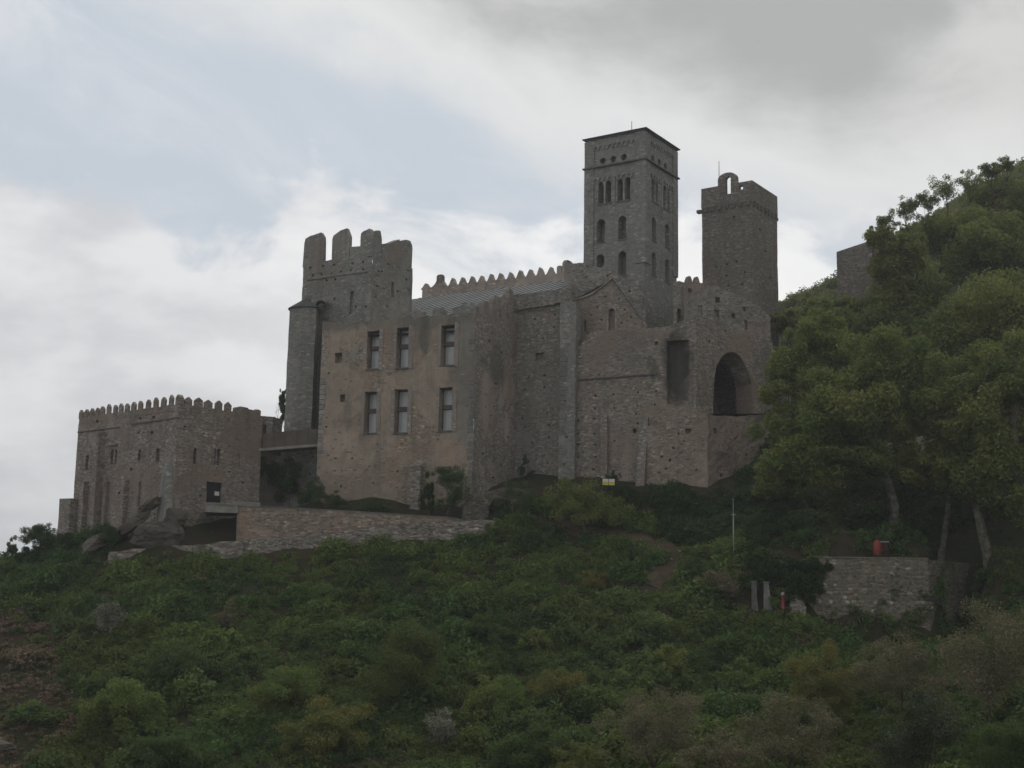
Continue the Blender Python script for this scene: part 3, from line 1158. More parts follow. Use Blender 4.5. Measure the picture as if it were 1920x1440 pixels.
    o = bm_obj("corner_buttress", bm, MAT['grey'], gate, smooth=True, wob=0.07)
    o["label"] = "smooth grey tapering corner buttress"
    # hood line over the twin window, mullions
    bm = bmesh.new()
    fbox(bm, GL, GL.s(204, 835), GL.s(221, 835), GL.z(212, 836.5), GL.z(212, 834), -.05, .12)
    bm_obj("window_hood", bm, MAT['cornice'], gate)
    for F, x, y0, y1 in ((GL, 213.7, 845, 870), (GR, 406.4, 845, 872)):
        bm = bmesh.new()
        a = F.pt(F.s(x, 860), F.z(x, y1), -.15)
        b = F.pt(F.s(x, 860), F.z(x, y0), -.15)
        bar(bm, a, b, .07, .07, 8)
        bm_obj("column", bm, MAT['quoin'], gate)
    # door leaf with a notice, notice plate on the wall
    o = opsR[4]
    bm = bmesh.new()
    fbox(bm, GR, o['s0'] + .04, o['s1'] - .04, o['z0'], o['z1'] - .04, -.26, -.18)
    d = bm_obj("door", bm, MAT['door'], gate)
    bm = bmesh.new()
    fbox(bm, GR, GR.s(404.5, 925), GR.s(413, 925), GR.z(408, 929), GR.z(408, 921.5), -.179, -.165)
    bm_obj("notice", bm, MAT['white'], d)
    bm = bmesh.new()
    fbox(bm, GR, GR.s(377.5, 913), GR.s(385, 913), GR.z(381, 915.5), GR.z(381, 910.5), .02, .10)
    bm_obj("wall_plate", bm, MAT['quoin'], gate)
    # little stair turret where the bridge arrives
    e = Face(GR.P1 - GR.d * .2, GR.P1 + GR.d * .0 + Vector((2.4, 1.2)))
    F2 = Face(GR.pt(GR.L, 0, -.6).xy, GR.pt(GR.L, 0, -.6).xy + Vector((1.25, 0.5)))
    bm = bmesh.new()
    zt = F2.z(495, 780)
    zb = F2.z(495, 850)
    ops = [F2.op(490, 796, 499, 813, False, .5)]
    panel(bm, F2, zb, zt, ops)
    q = F2.P1
    panel(bm, Face(q, q + Vector((.6, 2.0))), zb, zt)
    flat_top(bm, [F2.P0, q, q + Vector((.6, 2.0)), F2.P0 + Vector((0, 2.0))], zt)
    bm_obj("stair_turret", bm, MAT['keep'], gate, wob=0.03)


build_gatehouse()

# ================================================================== palace (tall building with two rows of windows)
PC = at2(887, 800, 124.0)
PF0, _ = face_theta(887, 800, 124.0, 19, 597, None)
PF = PF0
PS = Face(PF.P1, at2(967, 800, 131.6))
palace = thing("palace", "tall pinkish rendered palace with two rows of three cross windows", "building",
               (PF.P1.x, PF.P1.y, H(PF.P1.x, PF.P1.y)))
zp_bot = H(PF.P1.x, PF.P1.y) - 4


def build_palace():
    wins = [(688, 620, 711, 691), (743, 615, 766, 689), (827, 610, 852, 684),
            (683, 735, 706, 812), (739, 730, 764, 811), (823, 727, 848, 807)]
    ops = [PF.op(*w, False, 1.05) for w in wins]
    small = [PF.op(628, 661, 641, 680, False, .7), PF.op(637, 739, 647, 753, False, .7)]
    pl = putlogs(PF, [(745, 884), (612, 800), (660, 860), (700, 905), (640, 912), (832, 880), (617, 700)], 3.5)
    allops = ops + small + pl
    top = PF.prof([(600, 603), (650, 606), (690, 603), (750, 596), (775, 594), (840, 590), (887, 586)])
    topS = PS.prof([(887, 590), (905, 588), (930, 592), (967, 600)])
    bm = bmesh.new()
    panel(bm, PF, zp_bot, top(0) + 3, allops, top)
    bm_obj("wall", bm, MAT['palace'], palace, wob=0.07)
    bm = bmesh.new()
    opS = putlogs(PS, [(918, 640), (940, 660), (931, 720), (952, 820), (905, 850), (940, 872), (925, 895)], 4)
    panel(bm, PS, zp_bot, topS(0) + 3, opS, topS)
    bm_obj("wall", bm, MAT['palace_side'], palace, wob=0.07)
    bm = bmesh.new()
    lb = PF.P0 - PF.n * 13
    rb = PS.P1
    panel(bm, Face(lb, PF.P0), zp_bot, top(0), cell=1.5)
    z = top(PF.L) - 1.6
    flat_top(bm, [PF.P0, PF.P1, rb, lb], z)
    bm_obj("side_wall", bm, MAT['palace_side'], palace, wob=0.05)
    rubble(palace, [(PF, 0, PF.L, zp_bot + 3, PF.z(740, 830), allops, None), (PF, 0, .8, PF.z(620, 850), PF.z(600, 620), [], None)],
           MAT['stones_red'], 4.2, wob=0.07)
    rubble(palace, [(PF, 0, PF.L, PF.z(740, 830), PF.z(740, 610), allops, None)], MAT['stones_red'], 0.7, wob=0.07)
    rubble(palace, [(PS, 0, PS.L, zp_bot + 3, PS.z(930, 620), opS, None)], MAT['stones'], 2.2, wob=0.07)
    # patch of exposed stones beside the small upper window
    rubble(palace, [(PF, PF.s(645, 670), PF.s(680, 670), PF.z(660, 686), PF.z(660, 645), small, None)], MAT['stones'], 16, 0.9, wob=0.07)
    # windows: frame, transom, panes
    for o in ops:
        bm = bmesh.new()
        s0, s1, z0, z1 = o['s0'], o['s1'], o['z0'], o['z1']
        t = .09
        for a, b, c, d in ((s0, s0 + t, z0, z1), (s1 - t, s1, z0, z1), (s0 + t, s1 - t, z0, z0 + t), (s0 + t, s1 - t, z1 - t, z1)):
            fbox(bm, PF, a, b, c, d, -1.02, -.90)
        w = bm_obj("window", bm, MAT['frame'], palace)
        zt = z1 - (z1 - z0) * .43
        bm = bmesh.new()
        fbox(bm, PF, s0 + .01, s1 - .01, zt - .20, zt + .20, -1.00, -.72)
        bm_obj("transom", bm, MAT['rust'], w)
        for c, d in ((z0 + t, zt - .22), (zt + .22, z1 - t)):
            bm = bmesh.new()
            fbox(bm, PF, s0 + t, s1 - t, c, d, -.98, -.95)
            bm_obj("pane", bm, MAT['glass'], w)
        # smooth dressed surround and sill
        bm = bmesh.new()
        fbox(bm, PF, s1, s1 + .42, z0 - .15, z1 + .2, -.2, .035 + random.uniform(0, .02))
        fbox(bm, PF, s0 - .30, s0, z0 - .15, z1 + .2, -.2, .035 + random.uniform(0, .02))
        bm_obj("surround", bm, MAT['surround'], w, wob=0.03)
        bm = bmesh.new()
        fbox(bm, PF, s0 - .05, s1 + .08, z0 - .14, z0 - .002, -.9, .10)
        bm_obj("sill", bm, MAT['cornice'], w, wob=0.02)
    # parapet merlons
    for px, w, h in ((791, 1.1, .75), (829, 1.25, .85), (867, 1.3, .8)):
        s = PF.s(px - 6, 580)
        merlon(palace, 'square', PF, s, top(s) - .25, w, h + .2, .6, MAT['grey'])
    merlon(palace, 'square', PF, PF.L - .75, top(PF.L) - .2, 1.5, 1.2, .8, MAT['grey'], .02)
    for px, w, h in ((912, 1.1, 1.35), (930, 1.2, 1.9), (945, 1.1, 2.4), (958, 1.0, 2.9)):
        s = PS.s(px, 580)
        merlon(palace, 'square', PS, s, topS(s) - .3, w, h + .3, .6, MAT['palace_side'])
    quoins(palace, PF, 0.0, 1, PF.z(597, 880), PF.z(600, 640), MAT['quoin'], 26, .3, .7, .05, 3)
    quoins(palace, PF, PF.L, -1, PF.z(890, 930), PF.z(885, 620), MAT['cement'], 24, .25, .6, .03, 4)
    # grey stone angle strip right of the windows
    # ruined wall stub against the foot of the front
    bm = bmesh.new()
    s0, s1 = PF.s(780, 920), PF.s(797, 920)
    zt = PF.z(790, 862)
    pts = [PF.pt(s0, 0, -.3), PF.pt(s1, 0, -.3), PF.pt(s1, 0, 1.3), PF.pt(s0, 0, 1.3)]
    prism(bm, [(p.x, p.y) for p in pts], zp_bot, [zt, zt - .1, zt - .7, zt - .4], cell=.5)
    bm_obj("wall_stub", bm, MAT['dry'], palace, wob=0.14)


build_palace()

# ================================================================== crenellated tower behind the palace
TL, TR = face_theta(697, 520, 131.0, 32, 568, 774)
tower = thing("crenellated_tower", "grey stone tower with tall weathered merlons behind the pink palace", "tower",
              (TL.P1.x, TL.P1.y, zp_bot + 4))


def build_tower():
    zt = TL.z(640, 484)
    zb = zp_bot
    hl = [(581, 503), (606, 499), (626, 496), (660, 494), (680, 491), (586, 517), (603, 515), (621, 512), (638, 509), (657, 507), (680, 504),
          (612, 526), (628, 524), (663, 514), (667, 575), (686, 575), (580, 564), (627, 561), (684, 447), (637, 455), (686, 468)]
    opsL = putlogs(TL, [h for h in hl if h[1] > 486], 3.6) + [TL.op(655, 545, 662, 590, True, .25)]
    opsR = [TR.op(734, 529, 739, 556, False, .5)] + putlogs(TR, [(709, 509), (716, 509), (766, 507), (709, 536), (721, 540), (745, 546), (762, 524), (706, 556), (726, 574), (728, 495)], 3.6)
    bm = bmesh.new()
    panel(bm, TL, zb, zt, opsL)
    panel(bm, TR, zb, zt, opsR)
    B = TL.P0 + (TR.P1 - TR.P0)
    panel(bm, Face(TR.P1, B), zb, zt, cell=2)
    panel(bm, Face(B, TL.P0), zb, zt, cell=2)
    flat_top(bm, [TL.P1, TR.P1, B, TL.P0], zt - 1.2)
    bm_obj("wall", bm, MAT['grey'], tower, wob=0.08)
    rubble(tower, [(TL, 0, TL.L, TL.z(640, 620), zt, opsL, None), (TR, 0, TR.L, TR.z(740, 600), zt, opsR, None)], MAT['stones_grey'], 2.4, wob=0.08)

    def mer(F, x0, x1, ytop, dep, zbase=None, kind='broad'):
        a, b = F.s(x0, 460), F.s(x1, 460)
        zb_ = (zt if zbase is None else zbase) - .3
        merlon(tower, kind, F, (a + b) / 2, zb_, b - a, F.z((x0 + x1) / 2, ytop) - zb_, dep, MAT['grey'])

    mer(TL, 570, 607, 436, .4)
    mer(TL, 624, 656, 431, .4)
    mer(TL, 675, 697.5, 426, .6)
    mer(TR, 697.2, 718, 427, .6)
    mer(TR, 748, 773.5, 443, .9)
    # low broken parapet between
    bm = bmesh.new()
    fpoly(bm, TL, [(TL.s(656, 470), zt - .3), (TL.s(676, 470), zt - .3), (TL.s(676, 462), TL.z(676, 461)), (TL.s(656, 463), TL.z(656, 463))], -.9, -.01)
    bm_obj("parapet", bm, MAT['grey'], tower, wob=0.05)
    bm = bmesh.new()
    fpoly(bm, TR, [(TR.s(717, 470), zt - .3), (TR.s(750, 470), zt - .3), (TR.s(750, 448), TR.z(750, 449)), (TR.s(742, 450), TR.z(742, 452)),
                   (TR.s(732, 452), TR.z(732, 456)), (TR.s(717, 455), TR.z(717, 457))], -.9, -.01)
    bm_obj("parapet", bm, MAT['grey'], tower, wob=0.05)
    bm = bmesh.new()
    z = TL.z(630, 519)
    fridge(bm, TL, [(TL.s(576, 520), z), (TL.s(688, 512), z)], 0, .10, -.1, .08)
    bm_obj("string_course", bm, MAT['cornice'], tower, wob=0.04)


build_tower()


# rounded stair wall at the tower's left foot
def build_turret():
    Y0 = 134.0
    c = at2(566, 700, Y0)
    r = (566 - 537.5) / FPX * Y0
    t = thing("rounded_turret", "tall rounded grey stone turret with a low slate cap beside the palace", "turret", (c.x, c.y, zp_bot + 4))
    zt = at(560, 578, Y0 - 1).z
    zb = zp_bot - 2
    plan = []
    for k in range(15):
        a = math.radians(200 - 0) + math.radians(110) * k / 14      # from left round to the front
        a = math.pi + math.radians(100) * k / 14
        plan.append((c.x + r * math.cos(a), c.y + r * 1.0 * math.sin(a)))
    pr = at2(588, 700, Y0 - r / 1.0 * .99)
    plan.append((pr.x, plan[-1][1] - .05))
    plan.append((pr.x + .15, Y0 + 2.2))
    plan.append((plan[0][0] + .3, Y0 + 2.2))
    bm = bmesh.new()
    prism(bm, plan, zb, zt, cell=.7)
    bm_obj("wall", bm, MAT['grey'], t, wob=0.05)
    # recessed slit between turret and palace: arched head above
    bm = bmesh.new()
    q0, q1 = Vector((pr.x - .1, plan[-3][1] - .02)), at2(606, 700, Y0 - r)
    F = Face(q0, q1)
    pts = [(0, F.z(590, 590))]
    for k in range(7):
        a = math.pi - math.pi * k / 6
        pts.append((F.L / 2 + F.L / 2 * math.cos(a) * .99, F.z(595, 572) + F.L * .5 * math.sin(a)))
    pts += [(F.L, F.z(595, 590)), (F.L, F.z(595, 560)), (0, F.z(595, 560))]
    fpoly(bm, F, pts[1:8] + pts[9:], -1.5, 0)
    bm_obj("arch_head", bm, MAT['grey'], t)
    bm = bmesh.new()
    fbox(bm, F, -.2, F.L + .2, zb, F.z(595, 560), -3.2, -3.0)
    bm_obj("recess_wall", bm, MAT['grey'], t)
    # lower windows and a roof of slate
    bm = bmesh.new()
    ax = at(572, 560, Y0 + .5)
    ring = [bm.verts.new((c.x + (p[0] - c.x) * 1.10, c.y + (p[1] - c.y) * 1.10, zt + .02)) for p in plan]
    ring2 = [bm.verts.new((c.x + (p[0] - c.x) * 1.10, c.y + (p[1] - c.y) * 1.10, zt + .12)) for p in plan]
    apex = bm.verts.new((ax.x, ax.y, max(ax.z, zt + .5)))
    for i in range(len(plan)):
        j = (i + 1) % len(plan)
        bm.faces.new([ring2[i], ring2[j], apex])
        bm.faces.new([ring[i], ring[j], ring2[j], ring2[i]])
    bm.faces.new(list(reversed(ring)))
    bm_obj("roof", bm, MAT['slate'], t)
    # little arched window near the bridge: black box standing in for the shaded opening
    Fw = Face(at2(537.5, 790, Y0 - .1), at2(548, 790, Y0 - r * .72))
    bm = bmesh.new()
    fbox(bm, Fw, Fw.s(538.5, 785), Fw.s(543.5, 785), Fw.z(541, 797), Fw.z(541, 776), .02, .07)
    bm_obj("window", bm, MAT['door'], t)
    FS = Face(at2(541, 700, Y0 - .5), at2(588, 700, Y0 - r))
    rubble(t, [(FS, .3, FS.L - .1, zb + 5, zt - .3, [], None)], MAT['stones_grey'], 3.0, wob=0.05)


build_turret()

# ================================================================== footbridge between gatehouse and palace
def build_bridge():
    A = GR.pt(GR.L, 0, .15).xy
    Bp = PF.P0 + Vector((.25, .6))
    Bp = at2(599, 822, PF.P0.y + .5)
    F = Face(A, Bp)
    t = thing("footbridge", "brown panelled footbridge with pale deck edge between the two buildings", "bridge", (A.x, A.y, F.z(489, 850)))
    za, zb = F.z(490, 844), F.z(596, 834)
    bm = bmesh.new()
    for o0, o1 in ((-2.0, .12),):
        a = [F.pt(-.3, za - .12, o0), F.pt(-.3, za - .12, o1), F.pt(-.3, za + .14, o1), F.pt(-.3, za + .14, o0)]
        b = [F.pt(F.L + .3, zb - .12, o0), F.pt(F.L + .3, zb - .12, o1), F.pt(F.L + .3, zb + .14, o1), F.pt(F.L + .3, zb + .14, o0)]
        va = [bm.verts.new(p) for p in a]
        vb = [bm.verts.new(p) for p in b]
        for k in range(4):
            bm.faces.new([va[k], va[(k + 1) % 4], vb[(k + 1) % 4], vb[k]])
        bm.faces.new(va)
        bm.faces.new(list(reversed(vb)))
    bm_obj("deck", bm, MAT['concrete'], t)
    n = 5
    hp = F.z(540, 810) - F.z(540, 838)
    for off in (.05, -1.9):
        for k in range(n):
            s0, s1 = F.L * k / n + .03, F.L * (k + 1) / n - .03
            za0 = za + (zb - za) * k / n + .16
            za1 = za + (zb - za) * (k + 1) / n + .16
            bm = bmesh.new()
            fpoly(bm, F, [(s0, za0), (s1, za1), (s1, za1 + hp), (s0, za0 + hp)], off - .05, off)
            bm_obj("railing_panel", bm, MAT['rust'], t)
            if k:
                bm = bmesh.new()
                fbox(bm, F, s0 - .06, s0, za0 - .1, za0 + hp + .05, off - .10, off + .03)
                bm_obj("railing_post", bm, MAT['iron'], t)


build_bridge()

# ================================================================== church: nave roof, back parapet, grey wall with pier, gable
def build_church():
    G0, G1 = at2(958, 700, 131.9), at2(1056, 700, 128.6)
    GF = Face(G0, G1)
    t = thing("church", "grey church with seamed metal roof, gabled end wall and corner pier", "church", (G1.x, G1.y, H(G1.x, G1.y)))
    zb = H(G1.x, G1.y) - 4
    ops = putlogs(GF, [(1003, 598), (1040, 590), (1038, 613), (1018, 634), (990, 708), (1021, 704), (1020, 726), (983, 730), (1025, 775), (980, 785),
                       (984, 800), (1029, 797), (1029, 820), (998, 830), (1027, 868)], 3.4) + [GF.op(1003, 662, 1019, 676, False, .35)]
    top = GF.prof([(958, 584), (1062, 564)])
    bm = bmesh.new()
    panel(bm, GF, zb, top(GF.L) + 3, ops, top)
    bm_obj("wall", bm, MAT['church'], t, wob=0.06)
    rubble(t, [(GF, .2, GF.L, zb + 3, top(0), ops, None)], MAT['stones_grey'], 2.4, wob=0.06)
    # proud parapet wall above
    F2 = GF.shifted(.28)
    bm = bmesh.new()
    tp2 = F2.prof([(958, 556), (976, 551), (1010, 548), (1064, 541)])
    bt = F2.prof([(958, 584), (1062, 566)])
    SS = np.linspace(.3, F2.L + .45, 16)
    pts = [(s, bt(s)) for s in SS] + [(s, tp2(s) + random.uniform(-.08, .08)) for s in SS[::-1]]
    fpoly(bm, F2, pts, -1.2, 0)
    bm_obj("parapet", bm, MAT['church'], t, wob=0.07)
    rubble(t, [(F2, .4, F2.L, bt(2) - .4, tp2(2), [], None)], MAT['stones_grey'], 5, wob=0.06)
    # metal roof: a plane falling towards the viewer's left
    rTL, rTR, rBR = at(768, 561.5, 148.5), at(1066, 525, 139.8), at(1066, 552, 131.4)
    pn = (rTR - rTL).cross(rBR - rTR).normalized()
    if pn.z < 0:
        pn = -pn

    def on_plane(px, py):
        r = ray(px, py)
        return r * (rTL.dot(pn) / r.dot(pn))
    rBL = on_plane(770, 600)
    rBR = on_plane(1066, 558)
    e1 = (rTR - rTL).normalized()
    eD = (on_plane(900, 525 + 166 * .30) - rTR).normalized()
    ey = pn.cross(e1)

    def to2(p):
        q = p - rTL
        b_ = q.dot(ey) / eD.dot(ey)
        return (q - eD * b_).dot(e1), b_
    poly = [to2(p) for p in (rTL, rTR, rBR, rBL)]
    bm = bmesh.new()
    vs = [bm.verts.new(p) for p in (rTL, rTR, rBR, rBL)]
    lo = [bm.verts.new(p - pn * .2) for p in (rTL, rTR, rBR, rBL)]
    bm.faces.new(vs)
    bm.faces.new(lo[::-1])
    for k in range(4):
        bm.faces.new([vs[k], lo[k], lo[(k + 1) % 4], vs[(k + 1) % 4]])
    roof = bm_obj("roof", bm, MAT['zinc'], t)
    u = min(p[0] for p in poly) + .35
    umax = max(p[0] for p in poly)
    while u < umax - .2:
        hits = []
        for (a0, b0), (a1, b1) in zip(poly, poly[1:] + poly[:1]):
            if (a0 - u) * (a1 - u) < 0:
                k = (u - a0) / (a1 - a0)
                hits.append(b0 + (b1 - b0) * k)
        if len(hits) >= 2 and max(hits) - min(hits) > .5:
            a_, b_ = rTL + e1 * u + eD * min(hits), rTL + e1 * u + eD * max(hits)
            w = eD.cross(pn) * .11
            bm = bmesh.new()
            q = [a_ - w, a_ + w, b_ + w, b_ - w]
            A = [bm.verts.new(p - pn * .03) for p in q]
            B = [bm.verts.new(p + pn * .05) for p in q]
            bm.faces.new(B)
            for i in range(4):
                bm.faces.new([A[i], A[(i + 1) % 4], B[(i + 1) % 4], B[i]])
            bm_obj("seam", bm, MAT['seam'], roof)
        u += 1.15
    # corner pier with dressed quoins
    P0 = GF.pt(GF.L - .15, 0, .45).xy
    P1 = at2(1079, 700, P0.y - .55)
    PFc = Face(P0, P1)
    ztp = PFc.z(1068, 566)
    bm = bmesh.new()
    panel(bm, PFc, zb, ztp, putlogs(PFc, [(1060, 752), (1057, 870), (1062, 820)], 3.5))
    panel(bm, Face(PFc.pt(0, 0, -1.5).xy, P0), zb, ztp)
    panel(bm, Face(P1, PFc.pt(PFc.L, 0, -1.6).xy), zb, ztp)
    flat_top(bm, [P0, P1, PFc.pt(PFc.L, 0, -1.6).xy, PFc.pt(0, 0, -1.5).xy], ztp)
    bm_obj("pier", bm, MAT['grey'], t, wob=0.05)
    z0 = PFc.z(1068, 880)
    rnd = random.Random(5)
    z = z0
    while z < ztp - .3:
        hh = rnd.uniform(.34, .6)
        w = rnd.uniform(.45, .8)
        if rnd.random() < .78:
            bm = bmesh.new()
            a = .05 if z < PFc.z(1068, 650) else .28
            fbox(bm, PFc, a, min(a + w, PFc.L - .02), z, z + hh - .05, -.2, rnd.uniform(.02, .06))
            bmesh.ops.bevel(bm, geom=bm.edges[:], offset=.03, segments=1, affect='EDGES')
            bm_obj("quoin_stone", bm, MAT['quoin'] if z > PFc.z(1068, 660) else MAT['cement'], t, wob=0.03)
        z += hh
    # gabled wall
    c0, c1 = at2(1064, 590, 131.4), at2(1210, 590, 128.2)
    FG = Face(c0, c1)
    topG = FG.prof([(1064, 568), (1085, 562), (1112, 551), (1130, 538), (1148, 523), (1177, 562), (1206, 604), (1212, 612)])
    ops = [FG.op(1141, 578, 1153, 619, True, .45), FG.op(1094.5, 600, 1099.5, 622, False, .4)]
    ops += putlogs(FG, [(1160, 560), (1171, 580), (1120, 575), (1108, 590), (1135, 556), (1165, 605), (1183, 595), (1128, 600)], 3)
    bm = bmesh.new()
    panel(bm, FG, FG.z(1140, 680), topG(FG.s(1148, 523)) + .5, ops, topG, cell=.4)
    # flank and roof planes running back
    apex = FG.s(1148, 523)
    for sa, sb in ((0, apex), (apex, FG.L)):
        v = [bm.verts.new(FG.pt(sa, topG(sa))), bm.verts.new(FG.pt(sb, topG(sb))), bm.verts.new(FG.pt(sb, topG(sb), -.6)), bm.verts.new(FG.pt(sa, topG(sa), -.6))]
        bm.faces.new(v)
    bm_obj("gable_wall", bm, MAT['range'], t, wob=0.04)
    rubble(t, [(FG, .2, FG.L - .2, FG.z(1140, 625), FG.z(1148, 530), ops, topG)], MAT['stones'], 3, wob=0.04)
    SSl = np.linspace(0, apex, 10)
    bm = bmesh.new()
    fridge(bm, FG, [(s, topG(s) - .02) for s in SSl], 0, .13, -.5, .16)
    bm_obj("coping", bm, MAT['quoin'], t, wob=0.03)
    bm = bmesh.new()
    fridge(bm, FG, [(s, topG(s) - .02) for s in np.linspace(apex, FG.L - .3, 10)], 0, .13, -.12, .12)
    bm_obj("coping", bm, MAT['slate'], t, wob=0.03)
    # stone arch round the gable window
    o = ops[0]
    bm = bmesh.new()
    r = (o['s1'] - o['s0']) / 2
    sc = (o['s0'] + o['s1']) / 2
    zs = o['z1'] - r
    outp = [(sc - r - .18, o['z0'])] + [(sc + (r + .18) * math.cos(a), zs + (r + .18) * math.sin(a)) for a in np.linspace(math.pi, 0, 11)] + [(sc + r + .18, o['z0'])]
    inn = [(sc - r, o['z0'])] + [(sc + r * math.cos(a), zs + r * math.sin(a)) for a in np.linspace(math.pi, 0, 11)] + [(sc + r, o['z0'])]
    for i in range(len(inn) - 1):
        fpoly(bm, FG, [outp[i], outp[i + 1], inn[i + 1], inn[i]], -.1, .06)
    bm_obj("window_arch", bm, MAT['quoin'], t)
    # rough masonry shoulder rising behind the gable to the bell tower
    c0, c1 = at2(1058, 540, 136.0), at2(1212, 540, 133.4)
    FK = Face(c0, c1)
    pts = [(1058, 496), (1066, 487), (1069, 494), (1090, 492), (1096, 497), (1104, 506), (1112, 498), (1126, 501), (1138, 494), (1146, 505), (1158, 512), (1166, 522), (1180, 527), (1195, 540), (1212, 560)]
    tk = FK.prof(pts)
    bm = bmesh.new()
    panel(bm, FK, FK.z(1130, 640), FK.z(1066, 484), putlogs(FK, [(1140, 515), (1100, 520), (1180, 545)], 4), tk, cell=.35)
    SSl = np.linspace(0, FK.L, 40)
    for a, b in zip(SSl, SSl[1:]):
        bm.faces.new([bm.verts.new(FK.pt(a, tk(a))), bm.verts.new(FK.pt(b, tk(b))), bm.verts.new(FK.pt(b, tk(b), -4)), bm.verts.new(FK.pt(a, tk(a), -4))])
    panel(bm, Face(FK.pt(0, 0, -4).xy, FK.P0), FK.z(1130, 640), tk(0), cell=1)
    bm_obj("rough_masonry", bm, MAT['church'], t, wob=0.12)
    rubble(t, [(FK, .2, FK.L - .2, FK.z(1130, 600), FK.z(1100, 492), [], tk)], MAT['stones_grey'], 6, 1.2, wob=0.12)


build_church()


def build_back_wall():
    B0, B1 = at2(792, 540, 151.0), at2(1098, 510, 142.0)
    F = Face(B0, B1)
    t = thing("battlemented_wall", "pale rendered wall with a row of small pointed merlons above the metal roof", "wall", (B0.x, B0.y, F.z(800, 700)))
    top = F.prof([(792, 532), (1040, 510), (1098, 503)])
    zt = F.z(900, 522)
    bm = bmesh.new()
    top = F.prof([(795, 540), (1044, 513), (1098, 507)])
    panel(bm, F, F.z(900, 640), top(F.L) + 1, [], top, cell=.6)
    panel(bm, Face(F.pt(0, 0, -.8).xy, F.P0), F.z(900, 640), top(0), cell=1)
    SSl = np.linspace(0, F.L, 30)
    for a, b in zip(SSl, SSl[1:]):
        bm.faces.new([bm.verts.new(F.pt(a, top(a))), bm.verts.new(F.pt(b, top(b))), bm.verts.new(F.pt(b, top(b), -.8)), bm.verts.new(F.pt(a, top(a), -.8))])
    bm_obj("wall", bm, MAT['pale_wall'], t, wob=0.06)
    tops = [(798, 530), (848.5, 520), (867, 519), (885, 517.5), (902, 515.5), (920, 513), (938, 510), (957, 508), (975, 505.5), (994, 503.5), (1013, 501), (1032, 499)]
    for x, y in tops:
        s = F.s(x, y + 8)
        zb = top(s) - .12
        merlon(t, 'pointed', F, s, zb, .98, F.z(x, y) - zb, .5, MAT['pale_wall'])
    s = F.s(824, 525)
    merlon(t, 'pointed', F, s, top(s) - .1, 1.7, F.z(824, 518) - top(s), .6, MAT['pale_wall'])
    merlon(t, 'square', F, s, top(s) + .3, .85, F.z(824, 513.5) - top(s) - .3, .55, MAT['keep'])
    for x0, x1, y in ((1044, 1053, 497), (1053, 1070, 486), (1070, 1084, 493), (1084, 1098, 491)):
        a, b = F.s(x0, 495), F.s(x1, 495)
        merlon(t, 'square', F, (a + b) / 2, top(a) - .2, b - a, F.z((x0 + x1) / 2, y) - top(a) + .2, .7, MAT['pale_wall'])


build_back_wall()

# ================================================================== bell tower
BL, BR = face_theta(1209, 400, 139.0, 33, 1098, 1268.5)


